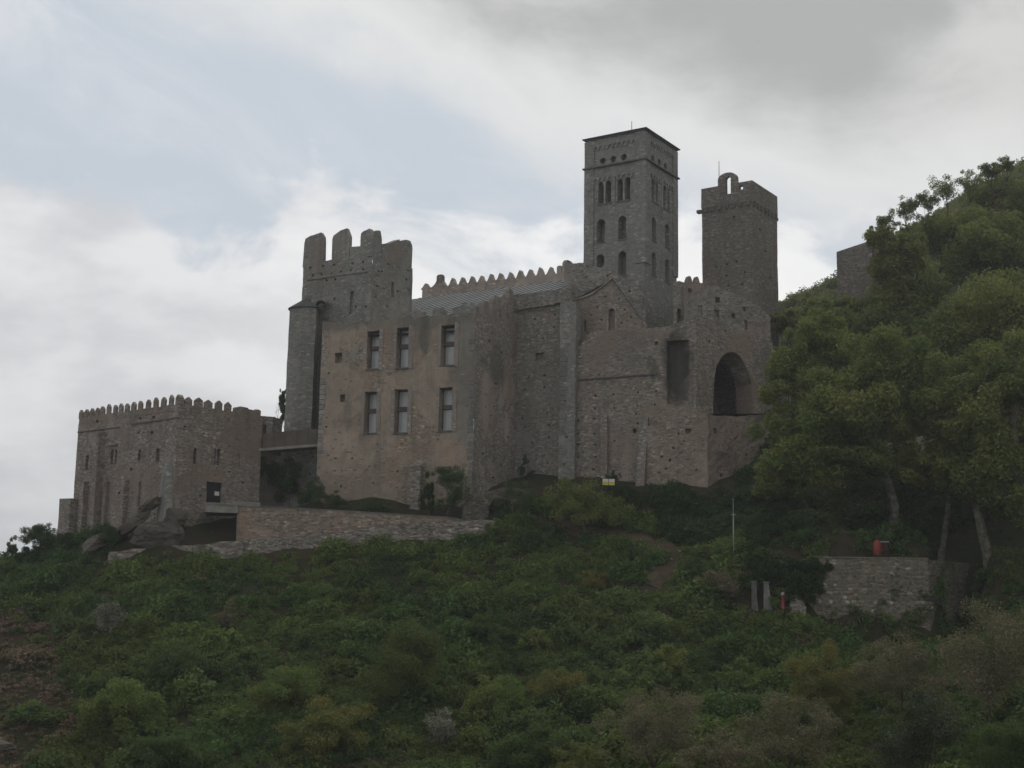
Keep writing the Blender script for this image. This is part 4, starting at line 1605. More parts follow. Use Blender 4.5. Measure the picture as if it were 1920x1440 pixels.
def build_bell():
    zt = BL.z(1150, 253)
    zb = BL.z(1150, 760)
    t = thing("bell_tower", "tall grey bell tower with round holes, twin arches and a flat overhanging roof", "tower", (BL.P1.x, BL.P1.y, zb))
    F1, F2 = BL, BR
    for_l = []
    # openings taken level by level, the same on both faces
    lv = []
    L1 = [F1.op(1128, 294, 1138, 306, True, .7), F1.op(1148, 290.5, 1159, 304, True, .7), F1.op(1170, 286, 1181, 299, True, .7)]
    z_oc = (BL.z(1155, 304.5) + BL.z(1155, 290.5)) / 2
    W = F1.L
    W2 = F2.L

    def face_ops(F, sgn):
        w = F.L
        ops = []
        for u in (.29, .47, .65) if sgn else (.25, .45, .64):
            rr = .36
            ops.append(dict(s0=w * u - rr, s1=w * u + rr, z0=z_oc - rr, z1=z_oc + rr, arch=False, depth=.7, rise=None, oc=True))
        z1, z0 = BL.z(1150, 337), BL.z(1150, 378.5)
        for u in ((.265, .385, .59, .71) if sgn else (.25, .36, .62, .73)):
            r = w * (.049 if sgn else .044)
            ops.append(dict(s0=w * u - r, s1=w * u + r, z0=z0, z1=z1, arch=True, depth=1.2, rise=None))
        for ya, yb in ((404, 450), (470, 516)):
            z1, z0 = BL.z(1150, ya + 3), BL.z(1150, yb + 1)
            for u in ((.26, .625) if sgn else (.28, .70)):
                r = .50
                ops.append(dict(s0=w * u - r, s1=w * u + r, z0=z0, z1=z1, arch=True, depth=1.2, rise=None))
        return ops

    oL, oR = face_ops(F1, True), face_ops(F2, False)
    bm = bmesh.new()
    for F, ops in ((F1, oL), (F2, oR)):
        panel(bm, F, zb, zt, ops, cell=.7)
        # round the square holes into oculi
        for o in ops:
            if not o.get('oc'):
                continue
            sc, zc, r = (o['s0'] + o['s1']) / 2, (o['z0'] + o['z1']) / 2, (o['s1'] - o['s0']) / 2
            K = 16
            cor = [(1, 1), (-1, 1), (-1, -1), (1, -1)]
            for q in range(4):
                cv = bm.verts.new(F.pt(sc + cor[q][0] * r, zc + cor[q][1] * r))
                for k in range(K // 4):
                    a0, a1 = math.pi / 2 * q + math.pi / 2 * k / 4, math.pi / 2 * q + math.pi / 2 * (k + 1) / 4
                    p0 = (sc + r * math.cos(a0), zc + r * math.sin(a0))
                    p1 = (sc + r * math.cos(a1), zc + r * math.sin(a1))
                    va, vb = bm.verts.new(F.pt(*p0)), bm.verts.new(F.pt(*p1))
                    bm.faces.new([va, vb, cv])
                    bm.faces.new([va, bm.verts.new(F.pt(*p0, -.6)), bm.verts.new(F.pt(*p1, -.6)), vb])
    B = F1.P0 + (F2.P1 - F2.P0)
    panel(bm, Face(F2.P1, B), zb, zt, cell=3)
    panel(bm, Face(B, F1.P0), zb, zt, cell=3)
    bm_obj("wall", bm, MAT['bell'], t, wob=0.035)
    rubble(t, [(F1, .9, W - .9, zb, BL.z(1150, 530), [], None), (F2, .9, W2 - .9, zb, BL.z(1150, 530), [], None)], MAT['stones_grey'], 3, wob=.03)
    rubble(t, [(F1, .8, W - .8, BL.z(1150, 530), zt, oL, None), (F2, .8, W2 - .8, BL.z(1150, 530), zt, oR, None)], MAT['stones_grey'], .9, wob=.03)
    # corner pilaster strips
    e1, e2 = F1.d, F2.d
    pr = .13
    zt1 = BL.z(1150, 258)
    for base, a, b in ((F1.P1, -e1, e2), (F1.P0, e1, e2), (F2.P1, -e1, -e2)):
        q0 = base - a * pr - b * pr
        q = [q0, q0 + a * (1.05 + pr), q0 + a * (1.05 + pr) + b * (1.05 + pr), q0 + b * (1.05 + pr)]
        bm = bmesh.new()
        prism(bm, q, BL.z(1150, 500), zt1, cell=1.2)
        bm_obj("corner_pilaster", bm, MAT['bell'], t, wob=0.03)
    # middle pilaster on the twin-window level
    for F, u in ((F1, .49), (F2, .51)):
        bm = bmesh.new()
        fbox(bm, F, F.L * u - .12, F.L * u + .12, BL.z(1150, 386), BL.z(1150, 322), -.1, .11)
        bm_obj("pilaster", bm, MAT['quoin'] if F is F2 else MAT['bell'], t)
    # blind arcades: a proud strip with a scalloped lower edge, on two levels
    for ztop, hgt in ((BL.z(1150, 322), .95), (BL.z(1150, 261), .95)):
        for F in (F1, F2):
            s0, s1 = 1.0, F.L - 1.0
            n = 9
            w = (s1 - s0) / n
            bm = bmesh.new()
            pts = [(s0, ztop)]
            for k in range(n):
                a = s0 + k * w
                pts.append((a, ztop - hgt))
                pts.append((a + w * .16, ztop - hgt))
                for q in range(6):
                    an = math.pi - math.pi * q / 5
                    pts.append((a + w * .5 + w * .34 * math.cos(an), ztop - hgt + .18 + w * .42 * math.sin(an)))
                pts.append((a + w * .84, ztop - hgt))
            pts.append((s1, ztop - hgt))
            pts.append((s1, ztop))
            fpoly(bm, F, pts, -.05, .12)
            bm_obj("blind_arcade", bm, MAT['bell'], t)
    # columns of the twin windows
    for F, ops in ((F1, oL), (F2, oR)):
        for a, b in ((3, 4), (5, 6)):
            sc = (ops[a]['s1'] + ops[b]['s0']) / 2
            z0, z1 = ops[a]['z0'], ops[a]['z1'] - .5
            bm = bmesh.new()
            bar(bm, F.pt(sc, z0, -.02), F.pt(sc, z1, -.02), .11, .10, 8)
            c = bm_obj("column", bm, MAT['quoin'], t)
            bm = bmesh.new()
            bar(bm, F.pt(sc, z1 - .05, -.02), F.pt(sc, z1 + .35, -.02), .11, .26, 8)
            bm_obj("capital", bm, MAT['quoin'], c)
            bm = bmesh.new()
            fbox(bm, F, ops[a]['s0'] - .1, ops[b]['s1'] + .1, z0 - .16, z0 - .003, -.3, .09)
            bm_obj("sill", bm, MAT['cornice'], t)
        for o in ops[7:]:
            bm = bmesh.new()
            fbox(bm, F, o['s0'] - .12, o['s1'] + .12, o['z0'] - .12, o['z0'] - .003, -.3, .07)
            bm_obj("sill", bm, MAT['cornice'], t)
    # cornice between the levels and the roof
    def slab(name, z0, z1, over, mat, apex=None):
        c = [F1.P0, F1.P1, F2.P1, B]
        ctr = sum(c, Vector((0, 0))) / 4
        e = [(F1.P0 - e1 * over - e2 * over), (F1.P1 + e1 * over - e2 * over), (F2.P1 + e1 * over + e2 * over), (B - e1 * over + e2 * over)]
        bm = bmesh.new()
        if apex is None:
            prism(bm, e, z0, z1)
        else:
            prism(bm, e, z0, z1, cap=False)
            bm.faces.new([bm.verts.new((p.x, p.y, z0)) for p in e][::-1])
            for i in range(4):
                p, q = e[i], e[(i + 1) % 4]
                bm.faces.new([bm.verts.new((p.x, p.y, z1)), bm.verts.new((q.x, q.y, z1)), bm.verts.new((ctr.x, ctr.y, z1 + apex))])
        return bm_obj(name, bm, mat, t)
    zc = BL.z(1150, 309)
    slab("cornice", zc - .06, zc + .09, .30, MAT['cornice'])
    zr = BL.z(1150, 253)
    slab("eaves", zr - .16, zr - .05, .18, MAT['cornice'])
    slab("roof", zr - .045, zr + .05, .34, MAT['slate'], 0.8)
    c = (F1.P0 + F2.P1) / 2
    bm = bmesh.new()
    bar(bm, (c.x, c.y, zr + .6), (c.x, c.y, BL.z(1205, 216) + 1.2), .045, .03)
    bm_obj("lightning_rod", bm, MAT['iron'], t)


build_bell()

# ================================================================== keep (plain tower with bell arch)
KL, KR = face_theta(1411, 450, 147.0, 34, 1316.5, 1457.5)


def build_keep():
    zw = KL.z(1365, 383)          # wall head at corbels
    zb = KL.z(1365, 720)
    t = thing("keep", "square dark stone keep with corbelled parapet and an open bell arch on top", "tower", (KL.P1.x, KL.P1.y, zb))
    zt = KL.z(1365, 346)
    oL = putlogs(KL, [(1381, 491), (1363, 495), (1343, 500), (1396, 510), (1362, 517), (1366, 536), (1391, 533), (1376, 407)], 3.6)
    bm = bmesh.new()
    hole = KL.op(1386, 348, 1393.5, 355.5, False, .45)
    panel(bm, KL, zb, zw, oL)
    oR = putlogs(KR, [(1425, 430), (1436, 470), (1445, 520)], 3.5)
    panel(bm, KR, zb, zw, oR)
    B = KL.P0 + (KR.P1 - KR.P0)
    panel(bm, Face(KR.P1, B), zb, zw, cell=3)
    panel(bm, Face(B, KL.P0), zb, zw, cell=3)
    flat_top(bm, [KL.P1, KR.P1, B, KL.P0], zw)
    bm_obj("wall", bm, MAT['keep'], t, wob=0.06)
    rubble(t, [(KL, 0, KL.L, zb, zw, oL, None), (KR, 0, KR.L, zb, zw, oR, None)], MAT['stones_grey'], 2.2, wob=.06)
    # parapet: thin walls open to the sky behind, with a real hole and the bell-arch gap
    th = .5
    sA, sB = KL.s(1346, 350), KL.s(1382, 350)
    g0, g1 = KL.s(1360.5, 350), KL.s(1370.5, 350)
    zsill = KL.z(1365, 364)
    bm = bmesh.new()

    def wallpiece(s0, s1, z0, z1):
        fbox(bm, KL, s0, s1, z0, z1, -th, .06)
    wallpiece(-.06, g0, zw, zt)
    wallpiece(g0, g1, zw, zsill)
    h = hole
    wallpiece(g1, h['s0'], zw, zt)
    wallpiece(h['s0'], h['s1'], zw, h['z0'])
    wallpiece(h['s0'], h['s1'], h['z1'], zt)
    wallpiece(h['s1'], KL.L + .06, zw, zt)
    fbox(bm, KR, .5, KR.L + .06, zw, zt, -th, .06)
    Fb = Face(B, KL.P0)
    fbox(bm, Fb, .05, Fb.L - .5, zw, zt - .35, -th, .0)
    bm_obj("parapet", bm, MAT['keep'], t, wob=0.03)
    bm = bmesh.new()
    zar = KL.z(1365, 323.5)
    mid = (sA + sB) / 2
    R = (sB - sA) / 2
    r = (g1 - g0) / 2
    gm = (g0 + g1) / 2
    zin = KL.z(1365, 331) - r
    zout = zar - R * .62
    outp = [(sA, zt - .02)] + [(mid + R * math.cos(a), zout + R * .62 * math.sin(a)) for a in np.linspace(math.pi, 0, 13)] + [(sB, zt - .02)]
    inn = [(g0, zt - .02)] + [(gm + r * math.cos(a), zin + r * 1.0 * math.sin(a)) for a in np.linspace(math.pi, 0, 13)] + [(g1, zt - .02)]
    for i in range(len(inn) - 1):
        fpoly(bm, KL, [outp[i], outp[i + 1], inn[i + 1], inn[i]], -th + .02, .03)
    bm_obj("bell_arch", bm, MAT['keep'], t, wob=0.04)
    # corbels
    for F in (KL, KR):
        n = 7
        for k in range(n):
            s = F.L * (k + .5) / n
            bm = bmesh.new()
            fpoly(bm, F, [(s - .22, zw - .55), (s + .22, zw - .55), (s + .26, zw - .01), (s - .26, zw - .01)], -.1, .17 + random.uniform(-.03, .05))
            bm_obj("corbel", bm, MAT['cornice'], t, wob=0.05)
    for F, s, dd in ((KL, -.35, 0), (KR, KR.L + .35, 0)):
        bm = bmesh.new()
        fbox(bm, F, s - .40, s + .40, zw - .42, zw - .08, -.7, -.15)
        bm_obj("spout", bm, MAT['cornice'], t, wob=0.06)
    a = KL.pt(KL.s(1346.5, 330), 0, -.25)
    bm = bmesh.new()
    bar(bm, (a.x, a.y, zt - .2), (a.x, a.y, KL.z(1346, 301)), .045, .03)
    bm_obj("lightning_rod", bm, MAT['iron'], t)


build_keep()


# ================================================================== broken curtain wall between the two towers
def build_curtain():
    F = Face(at2(1262, 600, 135.5), at2(1446, 600, 141.0))
    t = thing("curtain_wall", "broken rubble curtain wall with two pointed merlons between bell tower and keep", "wall",
              (F.P0.x, F.P0.y, F.z(1270, 700)))
    top = F.prof([(1262, 529), (1272, 527), (1284, 531), (1318, 531), (1330, 537), (1345, 535), (1370, 548), (1405, 560), (1430, 580), (1446, 596)])
    ops = [F.op(1268, 578, 1278, 612, True, .8), F.op(1290, 541, 1296, 549, False, .7), F.op(1340, 557, 1350, 567, False, .7), F.op(1371, 587, 1379, 597, False, .6),
           F.op(1392, 577, 1398, 585, False, .6), F.op(1338, 580, 1349, 596, False, .3), F.op(1309, 572, 1318, 590, False, .2), F.op(1396, 600, 1402, 618, False, .3)]
    bm = bmesh.new()
    panel(bm, F, F.z(1300, 690), F.z(1300, 520), ops, top, cell=.4)
    SSl = np.linspace(0, F.L, 40)
    for a, b in zip(SSl, SSl[1:]):
        bm.faces.new([bm.verts.new(F.pt(a, top(a))), bm.verts.new(F.pt(b, top(b))), bm.verts.new(F.pt(b, top(b), -1)), bm.verts.new(F.pt(a, top(a), -1))])
    bm_obj("wall", bm, MAT['church'], t, wob=0.13)
    rubble(t, [(F, .1, F.L, F.z(1300, 640), F.z(1300, 522), ops, top)], MAT['stones'], 5, 1.2, wob=.13)
    for x, y, w in ((1294, 517, 1.0), (1308, 516.5, .8)):
        s = F.s(x, 525)
        merlon(t, 'pointed', F, s, top(s) - .2, w, F.z(x, y) - top(s) + .2, .6, MAT['church'])
    bm = bmesh.new()
    fbox(bm, F, F.s(1279, 570), F.s(1284.5, 570), F.z(1280, 620), F.z(1280, 538), -.1, .35)
    bm_obj("pilaster", bm, MAT['grey'], t, wob=.05)


build_curtain()


# ================================================================== lower range with niche, arch and pink lower wall
def build_range():
    H0, H1 = at2(1077, 800, 128.5), at2(1250, 800, 124.6)
    FH = Face(H0, H1)
    dH = FH.d
    zb = H(H1.x, H1.y) - 5
    t = thing("lower_range", "low rubble range with putlog holes, deep niche and a big dark arched opening", "building", (H1.x, H1.y, zb + 5))
    # front continues past the niche to the corner of the arch block
    Fc = Face(H0, H0 + dH * FH.s(1306, 720))
    top = Fc.prof([(1077, 650), (1096, 646), (1099, 623), (1150, 619), (1200, 616), (1250, 612), (1262, 607), (1300, 598), (1306, 598)])
    pl = [(1081, 742), (1116, 742), (1150, 739), (1196, 735), (1230, 733), (1083, 766), (1115, 766), (1151, 764), (1195, 761), (1228, 758), (1084, 788), (1114, 785),
          (1084, 813), (1115, 813), (1152, 827), (1084, 834), (1116, 833), (1084, 857), (1117, 857), (1086, 881), (1113, 880), (1196, 793), (1122, 702), (1108, 712), (1197, 826), (1193, 776)]
    ops = putlogs(Fc, pl, 3.5) + [Fc.op(1186, 803, 1193, 812, False, .6), Fc.op(1250, 638, 1291, 757, False, .9), Fc.op(1228, 640, 1234, 646, False, .4)]
    bm = bmesh.new()
    panel(bm, Fc, zb, top(Fc.L) + 1, ops, top, cell=.6)
    Cn = Fc.P1
    A1 = at2(1450, 700, 132.5)
    FA = Face(Cn, A1)
    topA = FA.prof([(1306, 598), (1320, 601), (1420, 633), (1450, 642)])
    oa = FA.op(1337.5, 660, 1411, 789, True, 1.9)
    oa['open'] = True
    oa['rise'] = (oa['s1'] - oa['s0']) * .62
    opsA = [oa] + putlogs(FA, [(1360, 620), (1330, 640)], 3.5)
    panel(bm, FA, zb, topA(0) + .5, opsA, topA, cell=.6)
    # dark vaulted chamber behind the arch
    c0, c1, z0c, z1c = oa['s0'] - 1.2, oa['s1'] + 7, oa['z0'] - .02, oa['z1'] + .6
    fr = [(c0, -.15), (c1, -.15), (c1, -9), (c0, -9)]
    lo_ = [bm.verts.new(FA.pt(q[0], z0c, q[1])) for q in fr]
    hi_ = [bm.verts.new(FA.pt(q[0], z1c, q[1])) for q in fr]
    bm.faces.new(lo_)
    bm.faces.new(hi_)
    for k in (1, 2, 3):
        bm.faces.new([lo_[k], lo_[(k + 1) % 4], hi_[(k + 1) % 4], hi_[k]])
    # roof top
    for Fq, tq in ((Fc, top), (FA, topA)):
        SSl = np.linspace(0, Fq.L, 40)
        for a, b in zip(SSl, SSl[1:]):
            bm.faces.new([bm.verts.new(Fq.pt(a, tq(a))), bm.verts.new(Fq.pt(b, tq(b))), bm.verts.new(Fq.pt(b, tq(b) - .2, -4)), bm.verts.new(Fq.pt(a, tq(a) - .2, -4))])
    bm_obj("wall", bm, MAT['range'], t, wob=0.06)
    rubble(t, [(Fc, .1, Fc.L - .1, zb + 4, top(Fc.L), ops, top), (FA, .2, FA.L, zb + 4, topA(0), opsA, topA)], MAT['stones'], 4.0, wob=0.06)
    rubble(t, [(Fc, Fc.s(1292, 700), Fc.L, Fc.z(1300, 780), Fc.z(1300, 640), [], None), (FA, 0, .8, Fc.z(1300, 780), Fc.z(1300, 640), [], None)], MAT['stones_red'], 9, 1.3, wob=0.06)
    # dark string course of thin slabs
    bm = bmesh.new()
    zs = (Fc.z(1085, 713) + Fc.z(1230, 703.5)) / 2
    fridge(bm, Fc, [(Fc.s(1084, 712), zs - .05), (Fc.s(1231, 704), zs + .05)], 0, .13, -.1, .16)
    bm_obj("string_course", bm, MAT['cornice'], t, wob=0.04)
    # small buttresses
    for x0, x1, y0, out in ((1129, 1141, 783, .35),):
        bm = bmesh.new()
        s0, s1 = Fc.s(x0, 840), Fc.s(x1, 840)
        z1 = Fc.z(x0, y0)
        pl0 = [Fc.pt(s0, 0, -.2), Fc.pt(s1, 0, -.2), Fc.pt(s1, 0, out), Fc.pt(s0, 0, out)]
        prism(bm, [(p.x, p.y) for p in pl0], zb, [z1 + .3, z1 + .3, z1, z1], cell=.8)
        bm_obj("buttress", bm, MAT['range'], t, wob=0.09)
    bm = bmesh.new()
    s0, s1 = Fc.s(1200, 840), Fc.s(1216, 840)
    z1 = Fc.z(1208, 782)
    rings = []
    for j in range(9):
        k = j / 8
        z = zb + (z1 - zb) * k
        o = 1.7 * (1 - k) + .25
        rings.append([bm.verts.new(Fc.pt(s0, z, -.1)), bm.verts.new(Fc.pt(s1, z, -.1)), bm.verts.new(Fc.pt(s1, z, o)), bm.verts.new(Fc.pt(s0, z, o))])
    for j in range(8):
        for k in range(4):
            bm.faces.new([rings[j][k], rings[j][(k + 1) % 4], rings[j + 1][(k + 1) % 4], rings[j + 1][k]])
    bm.faces.new(rings[-1])
    bm_obj("buttress", bm, MAT['church'], t, wob=0.1)
    # pink rendered lower wall standing a little proud, turning the corner below the arch
    F2 = Face(Fc.pt(Fc.s(1214, 850), 0, .55).xy, Fc.pt(Fc.s(1330, 850), 0, .55).xy)
    e2 = F2.P1
    F3 = Face(e2, at2(1460, 850, 129.5))
    t2 = F2.prof([(1214, 800), (1240, 770), (1290, 762), (1330, 778)])
    t3 = F3.prof([(1330, 776), (1345, 781), (1410, 779), (1460, 776)])
    bm = bmesh.new()
    o2 = putlogs(F2, [(1242, 855), (1256, 862), (1237, 885), (1250, 878), (1305, 880), (1303, 917), (1272, 812), (1262, 840)], 4.2) + [F2.op(1286, 803, 1296, 813, False, .5)]
    o3 = putlogs(F3, [(1377, 880), (1352, 892), (1400, 852)], 4.5) + [F3.op(1318 + 20, 805, 1345, 813, False, .4)]
    panel(bm, F2, zb, t2(F2.L / 2) + 1, o2, t2, cell=.45)
    panel(bm, F3, zb, t3(0) + 1, o3, t3, cell=.45)
    SSl = np.linspace(0, F2.L, 14)
    for a, b in zip(SSl, SSl[1:]):
        bm.faces.new([bm.verts.new(F2.pt(a, t2(a))), bm.verts.new(F2.pt(b, t2(b))), bm.verts.new(F2.pt(b, t2(b), -.7)), bm.verts.new(F2.pt(a, t2(a), -.7))])
    bm.faces.new([bm.verts.new(F3.pt(0, t3(0))), bm.verts.new(F3.pt(F3.L, t3(F3.L))), bm.verts.new(F3.pt(F3.L, t3(F3.L), -3)), bm.verts.new(F3.pt(0, t3(0), -3))])
    bm_obj("lower_wall", bm, MAT['pink'], t, wob=0.15)
    rubble(t, [(F2, .1, F2.L, F2.z(1280, 870), F2.z(1280, 765), o2, t2), (F3, 0, F3.L, F3.z(1380, 860), F3.z(1380, 780), o3, t3)], MAT['stones'], 8, wob=.15)
    # low rubble bench at the foot
    Fb = F2.shifted(.9)
    bm = bmesh.new()
    fbox(bm, Fb, Fb.s(1212, 915), Fb.s(1268, 915), zb, Fb.z(1240, 903), -1.0, 0)
    bm_obj("rubble_bench", bm, MAT['dry'], t, wob=.15)


build_range()


# ruined wall on the hill at the right
def build_hill_wall():
    P = at2(1569, 500, 150.0)
    F = Face(P, at2(1664, 500, 146.0))
    t = thing("hill_wall", "dark stone wall with sloping top among the trees on the hillside", "wall", (P.x, P.y, F.z(1570, 560)))
    top = F.prof([(1569, 473), (1640, 448), (1760, 410)])
    bm = bmesh.new()
    zlo = min(H(F.P0.x, F.P0.y), H(F.P1.x, F.P1.y)) - 3
    panel(bm, F, zlo, F.z(1760, 375), [], top, cell=.6)
    panel(bm, Face(F.pt(0, 0, -5).xy, F.P0), zlo, top(0), cell=.8)
    bm.faces.new([bm.verts.new(F.pt(0, top(0))), bm.verts.new(F.pt(F.L, top(F.L))), bm.verts.new(F.pt(F.L, top(F.L), -5)), bm.verts.new(F.pt(0, top(0), -5))])
    bm_obj("wall", bm, MAT['keep'], t, wob=.06)
    rubble(t, [(F, .1, F.L, F.z(1600, 560), F.z(1760, 380), [], top)], MAT['stones_grey'], 5, wob=.06)


build_hill_wall()


# ================================================================== terrace walls in front of the monastery
U0, U1 = at2(443, 985, 120.6), at2(868, 985, 119.2)
FU = Face(U0, U1)
V0, V1 = at2(205, 1030, 120.6), at2(935, 1000, 117.4)
FV = Face(V0, V1)


def wall_strip(name, label, F, toppx, depth, mat, smat, dens, cap=None, drop=6.0, wob=.08, parent=None):
    top = F.prof(toppx)
    zmin = min(H(F.pt(s, 0).x, F.pt(s, 0).y) for s in np.linspace(0, F.L, 12)) - 1.5
    t = thing(name, label, "wall", (F.P0.x, F.P0.y, H(F.P0.x, F.P0.y)))
    bm = bmesh.new()
    zmax = max(top(s) for s in np.linspace(0, F.L, 60)) + .1
    panel(bm, F, zmin, zmax, [], top, cell=.5)
    SSl = np.linspace(0, F.L, 60)
    for a, b in zip(SSl, SSl[1:]):
        bm.faces.new([bm.verts.new(F.pt(a, top(a))), bm.verts.new(F.pt(b, top(b))), bm.verts.new(F.pt(b, top(b), -depth)), bm.verts.new(F.pt(a, top(a), -depth))])
    for s, q in ((0, 1), (F.L, -1)):
        A, B = F.pt(s, 0, -depth).xy, F.pt(s, 0).xy
        panel(bm, Face(A, B) if q > 0 else Face(B, A), zmin, top(s), cell=.6)
    bm_obj("wall", bm, mat, t, wob=wob)
    rubble(t, [(F, .1, F.L - .1, zmin + 1, zmax, [], top)], smat, dens, 1.25, wob=wob)
    if cap:
        bm = bmesh.new()
        fridge(bm, F, [(s, top(s)) for s in np.linspace(0, F.L, 30)], 0, .09, -depth, .06)
        bm_obj("coping", bm, cap, t, wob=.03)
    return t, top


ramp_wall, topU = wall_strip("ramp_wall", "reddish stone parapet wall of the ramp leading to the black door", FU,
                             [(443, 950), (560, 954), (700, 962), (850, 972), (868, 976)], .6, MAT['ramp'], MAT['stones_red'], 7.0, MAT['cement'])
terrace_wall, topV = wall_strip("terrace_wall", "long rough grey retaining wall below the reddish ramp wall", FV,
                                [(205, 1036), (330, 1023), (450, 1013), (600, 1000), (750, 986), (850, 977), (900, 974), (935, 978)], .5, MAT['dry'], MAT['stones'], 14.0, wob=.2)


def build_foot_pieces():
    # fins on the long wall, drain arch
    for px, y0, w in ((457, 1017, 10), (802, 984, 10)):
        bm = bmesh.new()
        s = FV.s(px, 1020)
        fbox(bm, FV, s - .3, s + .1, FV.z(px, 1075), FV.z(px, y0), -.2, .35)
        bm_obj("wall_fin", bm, MAT['dry'], terrace_wall, wob=.08)
    # ruined rubble mass at the wall's right end with a low dark arch in it
    F = Face(at2(868, 950, 120.2), at2(1012, 950, 122.0))
    t = thing("ruined_wall", "broken rubble wall with a low dark arch at the palace foot", "wall", (F.P0.x, F.P0.y, H(F.P0.x, F.P0.y)))
    top = F.prof([(868, 950), (885, 934), (900, 930), (912, 925), (925, 918), (945, 914), (968, 912), (990, 918), (1005, 932), (1012, 960)])
    zlo = H(F.P0.x, F.P0.y) - 4
    ops = [F.op(916, 934, 958, 969, True, 1.6)]
    bm = bmesh.new()
    panel(bm, F, zlo, F.z(950, 910), ops, top, cell=.35)
    SSl = np.linspace(0, F.L, 40)
    for a, b in zip(SSl, SSl[1:]):
        bm.faces.new([bm.verts.new(F.pt(a, top(a))), bm.verts.new(F.pt(b, top(b))), bm.verts.new(F.pt(b, top(b), -2)), bm.verts.new(F.pt(a, top(a), -2))])
    bm_obj("wall", bm, MAT['dark_shaded'], t, wob=.16)
    rubble(t, [(F, .1, F.L - .1, F.z(940, 985), F.z(940, 914), ops, top)], MAT['dark_shaded'], 8, 1.4, wob=.16)
    # court wall under the footbridge
    F = Face(at2(478, 880, 133.0), at2(612, 880, 132.2))
    t = thing("court_wall", "dark grey wall under the footbridge partly hidden by ivy", "wall", (F.P0.x, F.P0.y, F.z(500, 950)))
    bm = bmesh.new()
    panel(bm, F, F.z(540, 1010), F.z(540, 812), putlogs(F, [(570, 865), (582, 890), (586, 856), (575, 915), (580, 935)], 4), cell=.6)
    flat_top(bm, [F.P0, F.P1, F.pt(F.L, 0, -2).xy, F.pt(0, 0, -2).xy], F.z(540, 812))
    bm_obj("wall", bm, MAT['grey'], t, wob=.06)
    rubble(t, [(F, .1, F.L - .1, F.z(540, 960), F.z(540, 815), [], None)], MAT['stones_grey'], 2, wob=.06)
    # concrete landing before the door
    F = Face(at2(384, 952, 119.9), at2(446, 952, 120.4))
    t = thing("concrete_landing", "pale concrete landing slab bridging the gap before the black door", "landing", (F.P0.x, F.P0.y, F.z(400, 962)))
    bm = bmesh.new()
    zt, zl = F.z(415, 946.5), F.z(415, 961)
    back = GR.pt(GR.s(430, 945), 0, .1).xy
    b0 = GR.pt(GR.s(386, 945), 0, .1).xy
    pl = [F.P0, F.P1, F.P1 + Vector((.8, 5.2)), b0 + Vector((.1, .1))]
    prism(bm, pl, zl, zt)
    bm_obj("slab", bm, MAT['concrete'], t)
    bm = bmesh.new()
    prism(bm, [F.pt(-.1, 0, -.3).xy, F.pt(-.1, 0, .08).xy, F.pt(F.L + .1, 0, .08).xy, F.pt(F.L + .1, 0, -.3).xy], zt + .003, zt + .07)
    bm_obj("edge", bm, MAT['concrete'], t)
    # low parapet at its right
    F2 = Face(at2(437, 943, 121.3), at2(488, 943, 122.6))
    bm = bmesh.new()
    fbox(bm, F2, 0, F2.L, F2.z(460, 953), F2.z(460, 940.5), -.35, 0)
    bm_obj("parapet", bm, MAT['concrete'], t, wob=.02)


build_foot_pieces()


def rock(name, label, cpx, cpy, Y, sx, sy, sz, tilt, seed, grp=None, mat='rock', sub=4, rz=0.0):
    c = at(cpx, cpy, Y)
    bm = bmesh.new()
    rnd = random.Random(seed * 17 + 3)
    for _ in range(22):
        p = Vector((rnd.gauss(0, 1), rnd.gauss(0, 1), rnd.gauss(0, 1))).normalized()
        p = Vector([math.copysign(abs(k) ** .75, k) for k in p])
        bm.verts.new(p * rnd.uniform(.85, 1.1))
    hull = bmesh.ops.convex_hull(bm, input=bm.verts[:])
    bmesh.ops.delete(bm, geom=[g for g in hull['geom_interior'] if isinstance(g, bmesh.types.BMVert)], context='VERTS')
    bmesh.ops.subdivide_edges(bm, edges=bm.edges[:], cuts=6 if sub > 2 else 1, use_grid_fill=True)
    bmesh.ops.triangulate(bm, faces=bm.faces[:])
    M = Matrix.Rotation(rz, 3, 'Z') @ Matrix.Rotation(tilt, 3, 'Y')
    for v in bm.verts:
        p = v.co.copy()
        q = p * 2.2 + Vector((seed * 3.1, seed, seed * 2.3))
        p *= 1 + .10 * noise.noise(q) + .09 * noise.noise(q * 2.7) + .05 * noise.noise(q * 6)
        v.co = M @ Vector((p.x * sx, p.y * sy, p.z * sz))
    me = bpy.data.meshes.new(name)
    bm.to_mesh(me)
    bm.free()
    me.materials.append(MAT[mat])
    o = bpy.data.objects.new(name, me)
    C.objects.link(o)
    o.location = c
    tag(o, label, "rock", grp)
    return o


